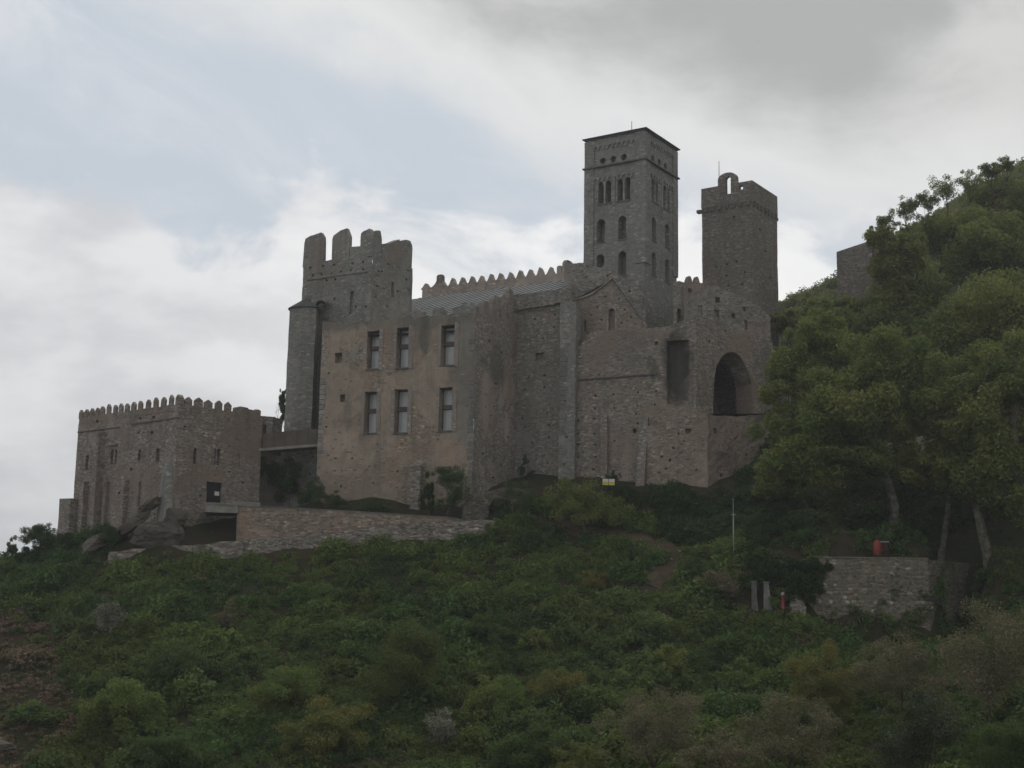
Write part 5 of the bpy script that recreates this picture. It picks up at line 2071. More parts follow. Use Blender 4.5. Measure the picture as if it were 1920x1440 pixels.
rock("rock_slab", "long tilted schist slab leaning below the gatehouse corner", 256, 978, 122.3, 2.0, .9, .55, -.66, 1)
rock("rock_slab", "short upper schist slab above the long tilted one", 284, 946, 122.2, 1.1, .8, .5, -.62, 2)
rock("boulder", "big rounded schist outcrop under the gatehouse door side", 298, 1008, 121.0, 2.5, 1.4, 1.6, .10, 3)
rock("boulder", "rounded boulder crowning the outcrop beside the landing", 332, 972, 121.8, 1.2, 1.2, .9, .12, 4)
rock("boulder", "low grassy rock ridge left of the gatehouse slabs", 185, 1018, 123.2, 2.8, 1.2, .8, -.35, 5)
rock("boulder", "grey rock at the bottom of the dry bracken patch", 4, 1398, 88.5, .8, .7, .3, .2, 8)
for i, (px, py, s) in enumerate(((1242, 1050, .34), (1236, 1059, .40), (1258, 1051, .17), (1275, 1035, .22), (1296, 1041, .2), (1186, 1028, .2), (1225, 1066, .22), (1205, 1035, .16))):
    p = ground_hit(px, py, 60)
    rock("stone", "loose pale stone lying on the dirt path", px, py, p.y, s * 1.3, s, s * .7, random.uniform(-.3, .3), 20 + i,
         "loose stones on the path", 'quoin', 2, random.uniform(0, 3)).location = p + Vector((0, 0, s * .2))


# ================================================================== roadside retaining wall, ivy bay, hydrants, posts
RF = Face(at2(1527, 1100, 104.9), at2(1741.5, 1100, 104.1))
RR = Face(RF.P1, at2(1835, 1100, 110.5))


def stone_mesh(seed):
    rnd = random.Random(seed)
    bm = bmesh.new()
    n = 7
    out = []
    for k in range(n):
        a = 2 * math.pi * k / n + rnd.uniform(-.25, .25)
        x, z = math.cos(a), math.sin(a)
        m = max(abs(x), abs(z)) ** .6
        out.append((x / m * .5 * rnd.uniform(.85, 1.05), z / m * .5 * rnd.uniform(.85, 1.05)))
    a = [bm.verts.new((x, .5, z)) for x, z in out]
    b = [bm.verts.new((x, -.25, z)) for x, z in out]
    c = [bm.verts.new((x * .68, -.5 - rnd.uniform(-.1, .15), z * .68)) for x, z in out]
    for k in range(n):
        j = (k + 1) % n
        bm.faces.new([a[k], a[j], b[j], b[k]])
        bm.faces.new([b[k], b[j], c[j], c[k]])
    bm.faces.new(c)
    me = bpy.data.meshes.new("stone")
    bm.to_mesh(me)
    bm.free()
    return me


def build_retaining():
    zt = RF.z(1640, 1047.5)
    zb = H(RF.P1.x, RF.P1.y) - 3
    zlow = RF.z(1640, 1185)
    t = thing("retaining_wall", "tall mortared retaining wall of pale field stones holding up the tree terrace", "wall", (RF.P0.x, RF.P0.y, zlow))
    bm = bmesh.new()
    panel(bm, RF, zb, zt, cell=.6)
    L2 = at2(1400, 1100, 108.2)
    panel(bm, Face(L2, RF.P0), zb, zt - .15, cell=.8)
    bm_obj("wall", bm, MAT['bed'], t, wob=.05)
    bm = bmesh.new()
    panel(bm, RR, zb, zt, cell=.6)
    bm_obj("return_wall", bm, MAT['dark_shaded'], t, wob=.05)  # shade of the trees is put into this wall's colour
    bm = bmesh.new()
    prism(bm, [RF.pt(-.05, 0, .05).xy, RF.pt(RF.L + .05, 0, .05).xy, RF.pt(RF.L + .05, 0, -.5).xy, RF.pt(-.05, 0, -.5).xy], zt + .003, zt + .12)
    bm_obj("coping", bm, MAT['bed'], t, wob=.04)
    mats = [plain("field_stone", c, .95, .1, .35, 2.5) for c in ((.185, .165, .13), (.22, .195, .155), (.155, .135, .105), (.195, .165, .125), (.36, .335, .29))]
    meshes = []
    for k in range(10):
        me = stone_mesh(100 + k)
        me.materials.append(mats[(0, 1, 2, 3, 0, 2, 3, 1, 0, 4)[k]])
        meshes.append(me)
    rnd = random.Random(11)
    n = 0
    z = zt - .25
    ang = math.atan2(RF.d.y, RF.d.x)
    row = 0
    while z > zlow and n < 300:
        h = rnd.uniform(.26, .40)
        s = rnd.uniform(0, .3)
        while s < RF.L - .2 and n < 300:
            w = rnd.uniform(.28, .62)
            if rnd.random() < .86:
                o = bpy.data.objects.new("stone", rnd.choice(meshes))
                C.objects.link(o)
                o.parent = t
                o.matrix_parent_inverse = Matrix.Translation(-t.location)
                o.location = RF.pt(s + w / 2, z - h / 2 + rnd.uniform(-.05, .05), -.02) + wob_at(RF.pt(s + w / 2, z - h / 2), .05)
                o.rotation_euler = (0, rnd.uniform(-.25, .25), ang)
                o.scale = (w * rnd.uniform(.8, .98), rnd.uniform(.06, .12), h * rnd.uniform(.75, .98))
                n += 1
            s += w
        z -= h
    rubble(t, [(RR, .1, RR.L, zlow, zt, [], None)], MAT['dark_shaded'], 6, 1.6, wob=.05)
    if z > zlow:
        rubble(t, [(RF, .1, RF.L - .1, zlow - .5, z, [], None)], MAT['stones'], 8, 1.7, wob=.05)


build_retaining()


def lathe(bm, c, prof, K=14):
    rings = [[bm.verts.new((c[0] + r * math.cos(2 * math.pi * k / K), c[1] + r * math.sin(2 * math.pi * k / K), c[2] + z)) for k in range(K)] for r, z in prof]
    for a, b in zip(rings, rings[1:]):
        for k in range(K):
            bm.faces.new([a[k], a[(k + 1) % K], b[(k + 1) % K], b[k]])
    bm.faces.new(rings[-1])
    bm.faces.new(rings[0][::-1])


def build_small():
    # red rounded container with a darker box beside it, on the terrace edge
    c = at(1645, 1046, 105.6)
    zt = at(1645, 1013, 105.6).z
    h = zt - c.z
    t = thing("red_container", "red rounded upright container on the terrace edge by a tree trunk", "container", c)
    bm = bmesh.new()
    lathe(bm, c, [(.16, 0), (.18, .12), (.18, .16)])
    bm_obj("base", bm, MAT['iron'], t)
    bm = bmesh.new()
    lathe(bm, c, [(.28, .165), (.31, .22), (.32, h * .5), (.31, h * .78), (.26, h * .92), (.15, h * .985), (.04, h)], 16)
    bm_obj("body", bm, MAT['red'], t, smooth=True)
    bm = bmesh.new()
    b = c + Vector((.62, .35, 0))
    prism(bm, [(b.x - .32, b.y - .2), (b.x + .32, b.y - .2), (b.x + .32, b.y + .2), (b.x - .32, b.y + .2)], b.z, b.z + h * .88)
    bmesh.ops.bevel(bm, geom=bm.edges[:], offset=.03, segments=1, affect='EDGES')
    bm_obj("side_box", bm, MAT['darkred'], t)
    bm = bmesh.new()
    prism(bm, [(b.x - .36, b.y - .24), (b.x + .36, b.y - .24), (b.x + .36, b.y + .24), (b.x - .36, b.y + .24)], b.z + h * .90, b.z + h * .96)
    bm_obj("box_lid", bm, MAT['galv'], t)
    # fire hydrant in the ivy bay
    g = at(1468, 1142, 103.4)
    zt = at(1468, 1110, 103.4).z
    h = zt - g.z
    t = thing("fire_hydrant", "slim red hydrant post with a silver cap below the ivy", "hydrant", g)
    bm = bmesh.new()
    lathe(bm, g, [(.19, 0), (.19, .06), (.14, .09), (.135, h * .72), (.16, h * .75), (.16, h * .79)], 14)
    bm_obj("post", bm, MAT['red'], t, smooth=True)
    bm = bmesh.new()
    lathe(bm, g, [(.14, h * .792), (.14, h * .9), (.08, h * .97), (.03, h)], 12)
    bm_obj("cap", bm, MAT['galv'], t, smooth=True)
    for sx in (-1, 1):
        bm = bmesh.new()
        bar(bm, g + Vector((.10 * sx, 0, h * .6)), g + Vector((.24 * sx, -.02, h * .6)), .06, .065, 8)
        bm_obj("outlet", bm, MAT['darkred'], t)
    # pale concrete piers of the bay
    for x0, x1, x2, x3, y0, y1, lab in ((1409, 1417, 1422, 1409.5, 1092, 1147, "ribbed pale concrete pier with broken foot left of the ivy bay"),
                                        (1432, 1441, 1449, 1432, 1093, 1147, "smooth pale concrete pier widening downward beside the hydrant bay")):
        F = Face(at2(x0, 1120, 104.3), at2(x2 + 4, 1120, 104.2))
        t = thing("concrete_pier", lab, "pier", (F.P0.x, F.P0.y, F.z(x0, y1)))
        bm = bmesh.new()
        fpoly(bm, F, [F.hit(x3, y1), F.hit(x2, y1), F.hit(x1, y0), F.hit(x0, y0)], -.5, 0)
        body = bm_obj("shaft", bm, MAT['palepost'], t, wob=.02)
        if "ribbed" in lab:
            for k in range(5):
                bm = bmesh.new()
                xa = x0 + 1 + k * 2.0
                fpoly(bm, F, [F.hit(xa, y1 - 6), F.hit(xa + .9, y1 - 6), F.hit(xa + .8, y0 + 2), F.hit(xa + .1, y0 + 2)], -.02, .05)
                bm_obj("rib", bm, MAT['palepost'], t)
        bm = bmesh.new()
        a = F.hit((x0 + x1) / 2, y0)
        fbox(bm, F, a[0] - .24, a[0] + .24, a[1] + .003, a[1] + .10, -.45, .06)
        bm_obj("cap", bm, MAT['palepost'], t)
    # low broken stones of the bay
    F = Face(at2(1478, 1130, 104.0), at2(1512, 1130, 103.9))
    top = F.prof([(1478, 1140), (1482, 1128), (1486, 1123), (1490, 1127), (1495, 1120), (1500, 1129), (1506, 1125), (1509, 1133), (1512, 1140)])
    t = thing("low_wall", "low broken wall of pale stones between hydrant and tall retaining wall", "wall", (F.P0.x, F.P0.y, F.z(1490, 1150)))
    bm = bmesh.new()
    panel(bm, F, F.z(1490, 1165), F.z(1490, 1112), [], top, cell=.25)
    bm.faces.new([bm.verts.new(F.pt(s, top(s), o)) for o, ss in ((0, np.linspace(0, F.L, 6)), (-.4, np.linspace(F.L, 0, 6))) for s in ss])
    bm_obj("wall", bm, MAT['dry'], t, wob=.1)
    rubble(t, [(F, .1, F.L - .1, F.z(1490, 1155), F.z(1490, 1116), [], top)], MAT['stones'], 14, 1.4, wob=.1)
    # steel pole with crossbar
    g = at(1375.5, 1046, 108.6)
    t = thing("steel_pole", "thin grey steel pole with a short crossbar before the dark bank", "pole", g)
    bm = bmesh.new()
    bar(bm, g - Vector((0, 0, .5)), at(1375, 963, 108.6), .05, .045, 8)
    bm_obj("shaft", bm, MAT['galv'], t, smooth=True)
    bm = bmesh.new()
    bar(bm, at(1375, 964, 108.6), at(1374.6, 934, 108.6), .03, .025, 6)
    bm_obj("mast", bm, MAT['galv'], t)
    bm = bmesh.new()
    bar(bm, at(1371.5, 965.2, 108.6), at(1378.8, 964.8, 108.6), .05, .05, 6)
    bm_obj("crossbar", bm, MAT['galv'], t)
    # yellow and white notice board in two leaves
    Y = 116.6
    F = Face(at2(1129.5, 903, Y), at2(1152.5, 903, Y))
    t = thing("notice_board", "small yellow and white two-leaf notice board above the yellow bush", "sign", at(1141, 935, Y))
    for x0, x1 in ((1129.8, 1140.6), (1141.6, 1152.4)):
        bm = bmesh.new()
        fbox(bm, F, F.s(x0, 903), F.s(x1, 903), F.z(1141, 909.5), F.z(1141, 898), -.04, 0)
        l = bm_obj("leaf", bm, MAT['white'], t)
        bm = bmesh.new()
        fbox(bm, F, F.s(x0, 903) + .01, F.s(x1, 903) - .01, F.z(1141, 909), F.z(1141, 903.5), .004, .012)
        bm_obj("yellow_field", bm, MAT['yellow'], l)
        bm = bmesh.new()
        a = F.pt((F.s(x0, 903) + F.s(x1, 903)) / 2, F.z(1141, 909.5), -.02)
        bar(bm, a, Vector((a.x, a.y, H(a.x, a.y) - .3)), .03, .03, 6)
        bm_obj("post", bm, MAT['iron'], t)
    # pale wall and kerb of the road behind the trees
    F = Face(at2(1560, 880, 124.2), at2(1790, 850, 126.0))
    t = thing("road_wall", "pale plastered wall of the upper road seen under the trees", "wall", (F.P0.x, F.P0.y, F.z(1600, 900)))
    top = F.prof([(1560, 850), (1640, 838), (1700, 822), (1790, 806)])
    bot = F.prof([(1560, 905), (1790, 868)])
    bm = bmesh.new()
    panel(bm, F, F.z(1600, 940), top(F.L) + .1, [], top, cell=.7)
    bm_obj("wall", bm, MAT['pale_wall'], t, wob=.05)
    F2 = Face(at2(1560, 890, 121.6), at2(1790, 870, 123.2))
    bm = bmesh.new()
    fridge(bm, F2, [F2.hit(1560, 897), F2.hit(1620, 890), F2.hit(1740, 872), F2.hit(1790, 862)], 0, .16, -.3, .1)
    bm_obj("kerb", bm, MAT['dry'], t, wob=.03)


build_small()


# ================================================================== vegetation
def leaf_mesh(name, clumps, n, size, seed, flat=0.0, aspect=.6, up=.25):
    r = np.random.default_rng(seed)
    cl = np.array(clumps, float)
    area = cl[:, 3] * cl[:, 4] + cl[:, 3] * cl[:, 5]
    idx = r.choice(len(cl), n, p=area / area.sum())
    d = r.normal(size=(n, 3))
    d /= np.linalg.norm(d, axis=1, keepdims=True)
    rad = r.random(n) ** .42
    rad *= 1.04 + r.normal(size=n) * .10
    P = cl[idx, :3] + d * rad[:, None] * cl[idx, 3:6]
    nrm = d * .42 + r.normal(size=(n, 3)) * .6 + np.array([0, 0, up])
    nrm /= np.linalg.norm(nrm, axis=1, keepdims=True)
    t = np.cross(nrm, r.normal(size=(n, 3)))
    t /= np.linalg.norm(t, axis=1, keepdims=True) + 1e-9
    b = np.cross(nrm, t)
    s = size * (0.65 + 0.7 * r.random(n))
    T = t * s[:, None] * .5
    B = b * s[:, None] * .5 * aspect
    fold = nrm * (s * .12)[:, None]
    V = np.empty((n, 4, 3))
    V[:, 0] = P - T
    V[:, 1] = P + B + fold
    V[:, 2] = P + T
    V[:, 3] = P - B + fold
    Q = np.arange(n * 4).reshape(n, 4)
    me = quad_mesh(name, V.reshape(-1, 3), Q)
    # tone: per clump and per leaf
    ct = r.random(len(cl))
    tint = np.clip(.42 * ct[idx] + .58 * r.random(n), 0, 1)
    set_attr(me, "tint", tint)
    return me


def tube(bm, pts, radii, sides=6):
    rings = []
    for i, p in enumerate(pts):
        a = pts[max(0, i - 1)]
        b = pts[min(len(pts) - 1, i + 1)]
        ax = (b - a).normalized()
        u = ax.orthogonal().normalized()
        w = ax.cross(u)
        if rings:
            ref = rings[-1][0].co - pts[i - 1]
            u = (ref - ax * ref.dot(ax)).normalized()
            w = ax.cross(u)
        rings.append([bm.verts.new(p + (u * math.cos(t) + w * math.sin(t)) * radii[i]) for t in [2 * math.pi * k / sides for k in range(sides)]])
    for a, b in zip(rings, rings[1:]):
        for k in range(sides):
            bm.faces.new([a[k], a[(k + 1) % sides], b[(k + 1) % sides], b[k]])
    bm.faces.new(rings[0][::-1])
    bm.faces.new(rings[-1])


def wavy(a, b, n, amp, rnd):
    a, b = Vector(a), Vector(b)
    L = (b - a).length
    out = []
    for i in range(n + 1):
        t = i / n
        p = a.lerp(b, t)
        k = math.sin(math.pi * t)
        p += Vector((rnd.uniform(-1, 1), rnd.uniform(-1, 1), rnd.uniform(-.4, .4))) * amp * L * k
        out.append(p)
    return out


def ellip_clumps(c, rx, ry, rz, n, rnd, fill=.36, lo=-0.75):
    out = []
    n = int(n * 1.7)
    fill *= .95
    for _ in range(n):
        while True:
            d = Vector((rnd.gauss(0, 1), rnd.gauss(0, 1), rnd.gauss(0, 1))).normalized()
            if d.z > lo:
                break
        q = rnd.uniform(.25, 1.05)
        k = fill * rnd.uniform(.65, 1.25) * (1.25 - .5 * q)
        m = min(rx, rz)
        out.append((c.x + d.x * rx * q, c.y + d.y * ry * q, c.z + d.z * rz * q, k * (rx + m) / 2, k * (ry + m) / 2, k * (rz + m) / 2 * .85))
    return out


def tree(name, label, cat, base, crowns, leaf, n, size, seed, trunk_r=.25, bark='bark', nclump=18, group=None, fork=None, trunk_pts=None, limbs=9, fill=.36, part="crown"):
    """crowns: list of (center, rx, ry, rz)"""
    rnd = random.Random(seed)
    base = Vector(base)
    t = thing(name, label, cat, base, group)
    cl = []
    for c, rx, ry, rz in crowns:
        cl += ellip_clumps(Vector(c), rx, ry, rz, nclump, rnd, fill)
    me = leaf_mesh(part, cl, n, size, seed)
    link(part, me, LF[leaf], t)
    bm = bmesh.new()
    c0 = Vector(crowns[0][0])
    if trunk_pts is None:
        fk = fork if fork is not None else base.lerp(c0, .55)
        tp = wavy(base - Vector((0, 0, .4)), fk, 5, .05, rnd)
    else:
        tp = [Vector(p) for p in trunk_pts]
        fk = tp[-1]
    nn = len(tp)
    tube(bm, tp, [trunk_r * (1.25 if i == 0 else 1.0) * (1 - .4 * i / (nn - 1)) for i in range(nn)], 8)
    ends = sorted(cl, key=lambda q: -q[3])
    rnd.shuffle(ends)
    for q in ends[:limbs]:
        e = Vector(q[:3])
        L = wavy(fk, e, 4, .10, rnd)
        r0 = trunk_r * .34 * rnd.uniform(.7, 1.1)
        tube(bm, L, [r0 * (1 - .8 * i / 4) for i in range(5)], 5)
        for _ in range(2):
            e2 = e + Vector((rnd.uniform(-1, 1), rnd.uniform(-1, 1), rnd.uniform(-.4, 1))) * q[3] * .9
            tube(bm, wavy(L[3], e2, 2, .1, rnd), [r0 * .3, r0 * .2, r0 * .08], 4)
    bm_obj("trunk", bm, MAT[bark], t)
    return t


def crown_px(x, y, Y, rx, ry, deep=1.0):
    k = Y / FPX
    return (at(x, y, Y), rx * k, rx * k * deep, ry * k)


# --- the big trees on the terrace and the hillside at the right
def big_trees():
    def TP(lst):
        return [at(*p) for p in lst]
    tree("plane_tree", "big dark plane tree with grey leaning trunk behind the retaining wall", "tree", at(1672, 1048, 109.5),
         [crown_px(1560, 800, 109, 120, 95), crown_px(1660, 720, 111, 110, 105), crown_px(1500, 870, 108, 80, 60), crown_px(1600, 860, 107.5, 80, 40)], 'plane', 42000, .30, 1, .42, 'bark_pale',
         16, trunk_pts=TP([(1672, 1062, 109.5), (1676, 1000, 109.5), (1678, 950, 109.4), (1664, 900, 109.2), (1646, 868, 109), (1632, 840, 109)]), limbs=12)
    tree("plane_tree", "slender plane tree with pale slanting trunk among the terrace trees", "tree", at(1764, 1048, 109.8),
         [crown_px(1770, 760, 111, 105, 110), crown_px(1740, 870, 109, 70, 55)], 'plane', 30000, .30, 2, .26, 'bark_pale', 15,
         trunk_pts=TP([(1762, 1062, 109.8), (1768, 1020, 109.8), (1777, 960, 110), (1780, 930, 110), (1790, 870, 110.4), (1780, 820, 110.8)]), limbs=9)
    tree("plane_tree", "thick-trunked plane tree with pale peeling bark at the terrace end", "tree", at(1853, 1066, 106.5),
         [crown_px(1860, 840, 107, 105, 110), crown_px(1900, 720, 108, 120, 110), crown_px(1880, 940, 106, 70, 55)], 'plane', 40000, .30, 3, .45, 'bark_pale', 15,
         trunk_pts=TP([(1858, 1080, 106.5), (1852, 1040, 106.5), (1842, 1000, 106.6), (1834, 960, 106.8), (1820, 900, 107), (1835, 850, 107.2)]), limbs=11)
    tree("ash_tree", "yellow-green tree crowding against the arched stone building", "tree", at(1470, 958, 116),
         [crown_px(1490, 690, 117, 62, 95), crown_px(1470, 800, 115, 52, 85), crown_px(1455, 900, 114, 55, 48), crown_px(1530, 640, 119, 70, 62)], 'plane_yellow', 40000, .25, 4, .25, 'bark', 12, limbs=12)
    tree("plane_tree", "tall dark tree rising between the terrace and the hill", "tree", at(1905, 1060, 112),
         [crown_px(1900, 600, 122, 130, 130), crown_px(1800, 640, 124, 90, 85)], 'plane', 30000, .30, 5, .35, 'bark', 16, limbs=8)
    hill = [("leafy hillside tree above the road", 1640, 640, 134, 100, 80, 'hill', 15000),
            ("rounded dark hillside tree below the sloping stone wall", 1700, 560, 140, 95, 75, 'hill', 14250),
            ("yellowish hillside tree in front of the sloping stone wall", 1565, 606, 142, 70, 48, 'plane_yellow', 11250),
            ("hillside tree with a broad yellow-green top near the ridge", 1840, 470, 142, 110, 80, 'plane_yellow', 15750),
            ("dense hillside tree hiding the lower end of the sloping wall", 1678, 488, 138, 58, 70, 'hill', 9750),
            ("dark hillside tree between the sloping wall and the ridge", 1755, 450, 147, 85, 70, 'hill', 12750),
            ("tall hillside tree reaching the ridge line", 1905, 390, 150, 85, 75, 'hill', 12750),
            ("low hillside tree beside the keep foot", 1480, 606, 150, 42, 22, 'hill', 6750),
            ("small hillside tree on the slope behind the yellow-green one", 1535, 588, 158, 44, 22, 'hill', 6750)]
    for i, (lab, x, y, Y, rx, ry, lf, n) in enumerate(hill):
        c = crown_px(x, y, Y, rx, ry)
        b = Vector((c[0].x, c[0].y, H(c[0].x, c[0].y)))
        if b.z > c[0].z - c[3] * .6:
            b.z = c[0].z - c[3] * .9
        tree("hillside_tree", lab, "tree", b, [c], lf, n, .36, 40 + i, .22, 'bark', 20, "trees on the right hillside", limbs=7)
    # airy trees along the skyline
    sky = [(1636, 428, 143, 22, 16), (1664, 404, 143, 26, 26), (1700, 384, 144, 30, 30), (1736, 366, 145, 26, 32), (1776, 344, 146, 38, 36), (1818, 334, 147, 34, 30), (1858, 308, 148, 26, 22), (1886, 300, 149, 24, 24)]
    for i, (x, y, Y, rx, ry) in enumerate(sky):
        c = crown_px(x, y + 12, Y, rx, ry)
        b = c[0] - Vector((0, 0, c[3] + 3.0))
        tree("ridge_tree", "small airy oak with ragged crown on the skyline of the hill", "tree", b, [c], 'hill', 2600, .17, 60 + i, .10, 'twig', 13, "ragged oaks along the skyline", limbs=9, fill=.33)


big_trees()


def other_trees():
    def on_ground(x, y, Y):
        p = at(x, y, Y)
        return Vector((p.x, p.y, H(p.x, p.y)))
    tree("holm_oak", "small round oak against the sky left of the gatehouse", "tree", on_ground(76, 1040, 127), [crown_px(77, 1004, 127, 33, 27)], 'oak', 8360, 0.136, 80, .16, nclump=22, limbs=10)
    tree("sapling", "thin light sapling at the left end of the ridge", "tree", on_ground(22, 1060, 127.5), [crown_px(23, 1034, 127.5, 14, 28)], 'oak', 1980, 0.136, 81, .07, nclump=14, fill=.3)
    tree("round_bush", "dark dense bush under the small round oak", "bush", on_ground(58, 1060, 126), [crown_px(57, 1042, 126, 27, 20)], 'ivy', 9900, 0.112, 82, .08, nclump=16, part="foliage")
    tree("low_shrub", "dark low shrub at the gatehouse's far foot", "bush", on_ground(120, 1030, 125.5), [crown_px(125, 1020, 125.5, 42, 18)], 'ivy', 9900, 0.124, 83, .06, nclump=20, part="foliage")
    tree("ivy_bush", "dark ivy bush beside the tilted schist slab", "bush", on_ground(208, 1025, 120.8), [crown_px(208, 1010, 120.8, 24, 24)], 'ivy', 9900, 0.099, 84, .06, nclump=16, part="foliage")
    tree("cypress", "dark narrow tree behind the rounded turret", "tree", on_ground(524, 800, 150), [crown_px(527, 775, 150, 13, 42), crown_px(517, 800, 150, 12, 18), crown_px(530, 745, 150, 7, 24)], 'oak', 9240, 0.136, 85, .14, nclump=9)
    tree("yellow_bush", "broad yellow-green bush in front of the grey church wall", "bush", on_ground(1095, 1000, 116.2),
         [crown_px(1095, 950, 116.2, 74, 48), crown_px(1060, 930, 116.4, 40, 36), crown_px(1140, 965, 116, 45, 34)], 'plane_yellow', 12000, .17, 86, .14, nclump=16, part="foliage", limbs=12)
    tree("elder_tree", "small grey-stemmed tree growing by the ruined wall stub", "tree", on_ground(838, 968, 121.6), [crown_px(848, 902, 121.6, 38, 30), crown_px(828, 885, 121.8, 22, 18), crown_px(866, 930, 121.2, 30, 28), crown_px(832, 945, 121.4, 26, 20)], 'oak', 9240, 0.118, 87, .09, 'bark_pale', 12)
    tree("elder_tree", "small thin-stemmed tree before the low dark arch", "tree", on_ground(962, 968, 118.6), [crown_px(962, 918, 118.8, 34, 20), crown_px(985, 942, 118.8, 28, 22), crown_px(940, 946, 118.9, 22, 16)], 'oak', 4840, 0.112, 88, .06, 'bark_pale', 12)
    tree("ivy_growth", "dark ivy hanging down the ruined wall stub", "ivy", on_ground(805, 968, 122.6), [crown_px(800, 930, 122.6, 14, 42)], 'ivy', 7700, 0.105, 89, .04, nclump=12, part="foliage", limbs=4)
    tree("wall_bush", "grey-green bush at the palace's left foot", "bush", on_ground(612, 955, 124.4), [crown_px(612, 935, 124.4, 34, 20), crown_px(592, 915, 125.6, 22, 24), crown_px(636, 942, 124.0, 22, 13), crown_px(575, 932, 127, 24, 22)], 'oak', 10560, 0.105, 90, .05, nclump=12, part="foliage")
    tree("wall_bush", "leafy bush covering the right end of the grey terrace wall", "bush", on_ground(935, 1010, 116.6), [crown_px(928, 992, 116.6, 30, 20), crown_px(950, 985, 116.8, 26, 18)], 'bright', 7000, .13, 97, .04, nclump=12, part="foliage")
    tree("wall_bush", "small round bush at the foot of the palace front", "bush", on_ground(705, 962, 122.0), [crown_px(705, 950, 122.0, 30, 14), crown_px(725, 955, 121.8, 22, 9), crown_px(682, 954, 122.2, 20, 10)], 'oak', 5720, 0.105, 91, .05, nclump=12, part="foliage")
    tree("ivy_growth", "dark ivy mass on the court wall under the footbridge", "ivy", on_ground(545, 950, 131.2), [crown_px(540, 905, 131.2, 32, 42), crown_px(505, 880, 131.4, 22, 26)], 'ivy', 14300, 0.124, 92, .05, nclump=14, part="foliage", limbs=4)
    tree("ivy_growth", "thin ivy climbing the grey wall beside the palace corner", "ivy", on_ground(985, 897, 128.9), [crown_px(979, 884, 128.9, 9, 14, .3), crown_px(985, 862, 129.2, 6, 14, .3), crown_px(995, 889, 128.5, 10, 8, .5)], 'ivy', 3300, 0.099, 93, .03, nclump=10, part="foliage", limbs=3)
    tree("dark_shrub", "dark creeping shrub under the notice board", "bush", on_ground(1170, 935, 120.5), [crown_px(1165, 920, 120.5, 34, 16), crown_px(1150, 893, 121.0, 14, 12)], 'ivy', 6600, 0.105, 94, .03, nclump=10, part="foliage", limbs=3)
    iv = [crown_px(x, 1058 + (6 if k % 2 else 0), 104.9, 21, 17, .7) for k, x in enumerate(range(1408, 1545, 19))]
    iv += [crown_px(x, 1082, 104.7, 21, 18, .6) for x in range(1428, 1540, 19)] + [crown_px(x, 1104, 104.5, 19, 17, .5) for x in range(1478, 1534, 17)] + [crown_px(1515, 1122, 104.4, 15, 14, .5)]
    tree("ivy_curtain", "thick dark ivy curtain hanging over the hydrant bay", "ivy", at(1480, 1048, 106.6), iv, 'ivy', 26000, .15, 95, .05, nclump=5, part="foliage", limbs=4, fill=.5)
    tree("dry_shrub", "greyish brown arching shrub left of the ivy bay", "bush", on_ground(1345, 1130, 104.5), [crown_px(1345, 1095, 104.5, 46, 36)], 'brown', 5000, .16, 96, .06, 'twig', 14, part="foliage", limbs=14)
    # shrubs on the slope, placed by where their crowns stand
    slope = [("round_shrub", "big round olive-green shrub standing out on the open slope", 786, 1245, 94, 90, 'olive_', 26000, .12),
             ("fig_bush", "bushy bright-leaved shrub low on the slope below the dry bracken", 232, 1330, 82, 62, 'bright', 8000, .20),
             ("slope_shrub", "yellow-green shrub between the round shrub and the bright-leaved one", 545, 1290, 78, 48, 'bright', 7000, .17),
             ("slope_shrub", "olive shrub just below the yellow-green slope shrub", 610, 1370, 84, 62, 'olive', 8000, .16),
             ("slope_shrub", "yellowish shrub right of the big round shrub", 935, 1320, 66, 52, 'bright', 6500, .16),
             ("slope_shrub", "brownish-olive shrub with rusty top right of the yellowish shrub", 1045, 1292, 60, 46, 'olive', 6000, .15),
             ("slope_shrub", "dark shrub under the olive ones at the slope's foot", 985, 1405, 85, 55, 'oak', 7000, .16),
             ("pale_shrub", "sparse pale-leaved shrub with white sprigs on the lower slope", 828, 1370, 40, 38, 'grey', 2600, .15),
             ("slope_shrub", "dark shrub in the hollow left of the yellow-green one", 322, 1255, 62, 50, 'oak', 5500, .17),
             ("slope_shrub", "light green shrub on the right of the fern slope", 1255, 1248, 44, 36, 'bright', 3800, .16),
             ("slope_shrub", "low dark shrub at the foot of the fig bush", 300, 1410, 70, 45, 'oak', 5500, .16),
             ("dry_bush", "tall grey-brown thistly bush standing in the ferns", 203, 1165, 34, 42, 'grey', 2600, .15),
             ("dry_bush", "short grey-brown thistly bush standing in the ferns", 428, 1158, 22, 36, 'brown', 1800, .14),
             ("slope_shrub", "spreading dark shrub in the middle of the fern slope", 905, 1185, 52, 30, 'bramble', 4800, .16),
             ("slope_shrub", "olive tuft on the slope below the path", 1110, 1095, 40, 24, 'olive', 3200, .15),
             ("slope_shrub", "dark creeper mound below the pole", 1320, 1040, 40, 26, 'bramble', 4000, .16),
             ("slope_shrub", "dark mound at the right of the path end", 1300, 1075, 38, 28, 'oak', 3500, .16),
             ]
    for i, (nm, lab, x, y, rx, ry, lf, n, sz) in enumerate(slope):
        if lf == 'olive_':
            lf = 'olive_green'
        g = ground_hit(x, min(y + ry * .8, 1500), 50)
        Y = g.y
        c = crown_px(x, y, Y, rx, ry)
        tree(nm, lab, "bush", g, [c], lf, n, sz, 120 + i, .07, 'twig', 22, part="foliage", limbs=6, fill=.34)
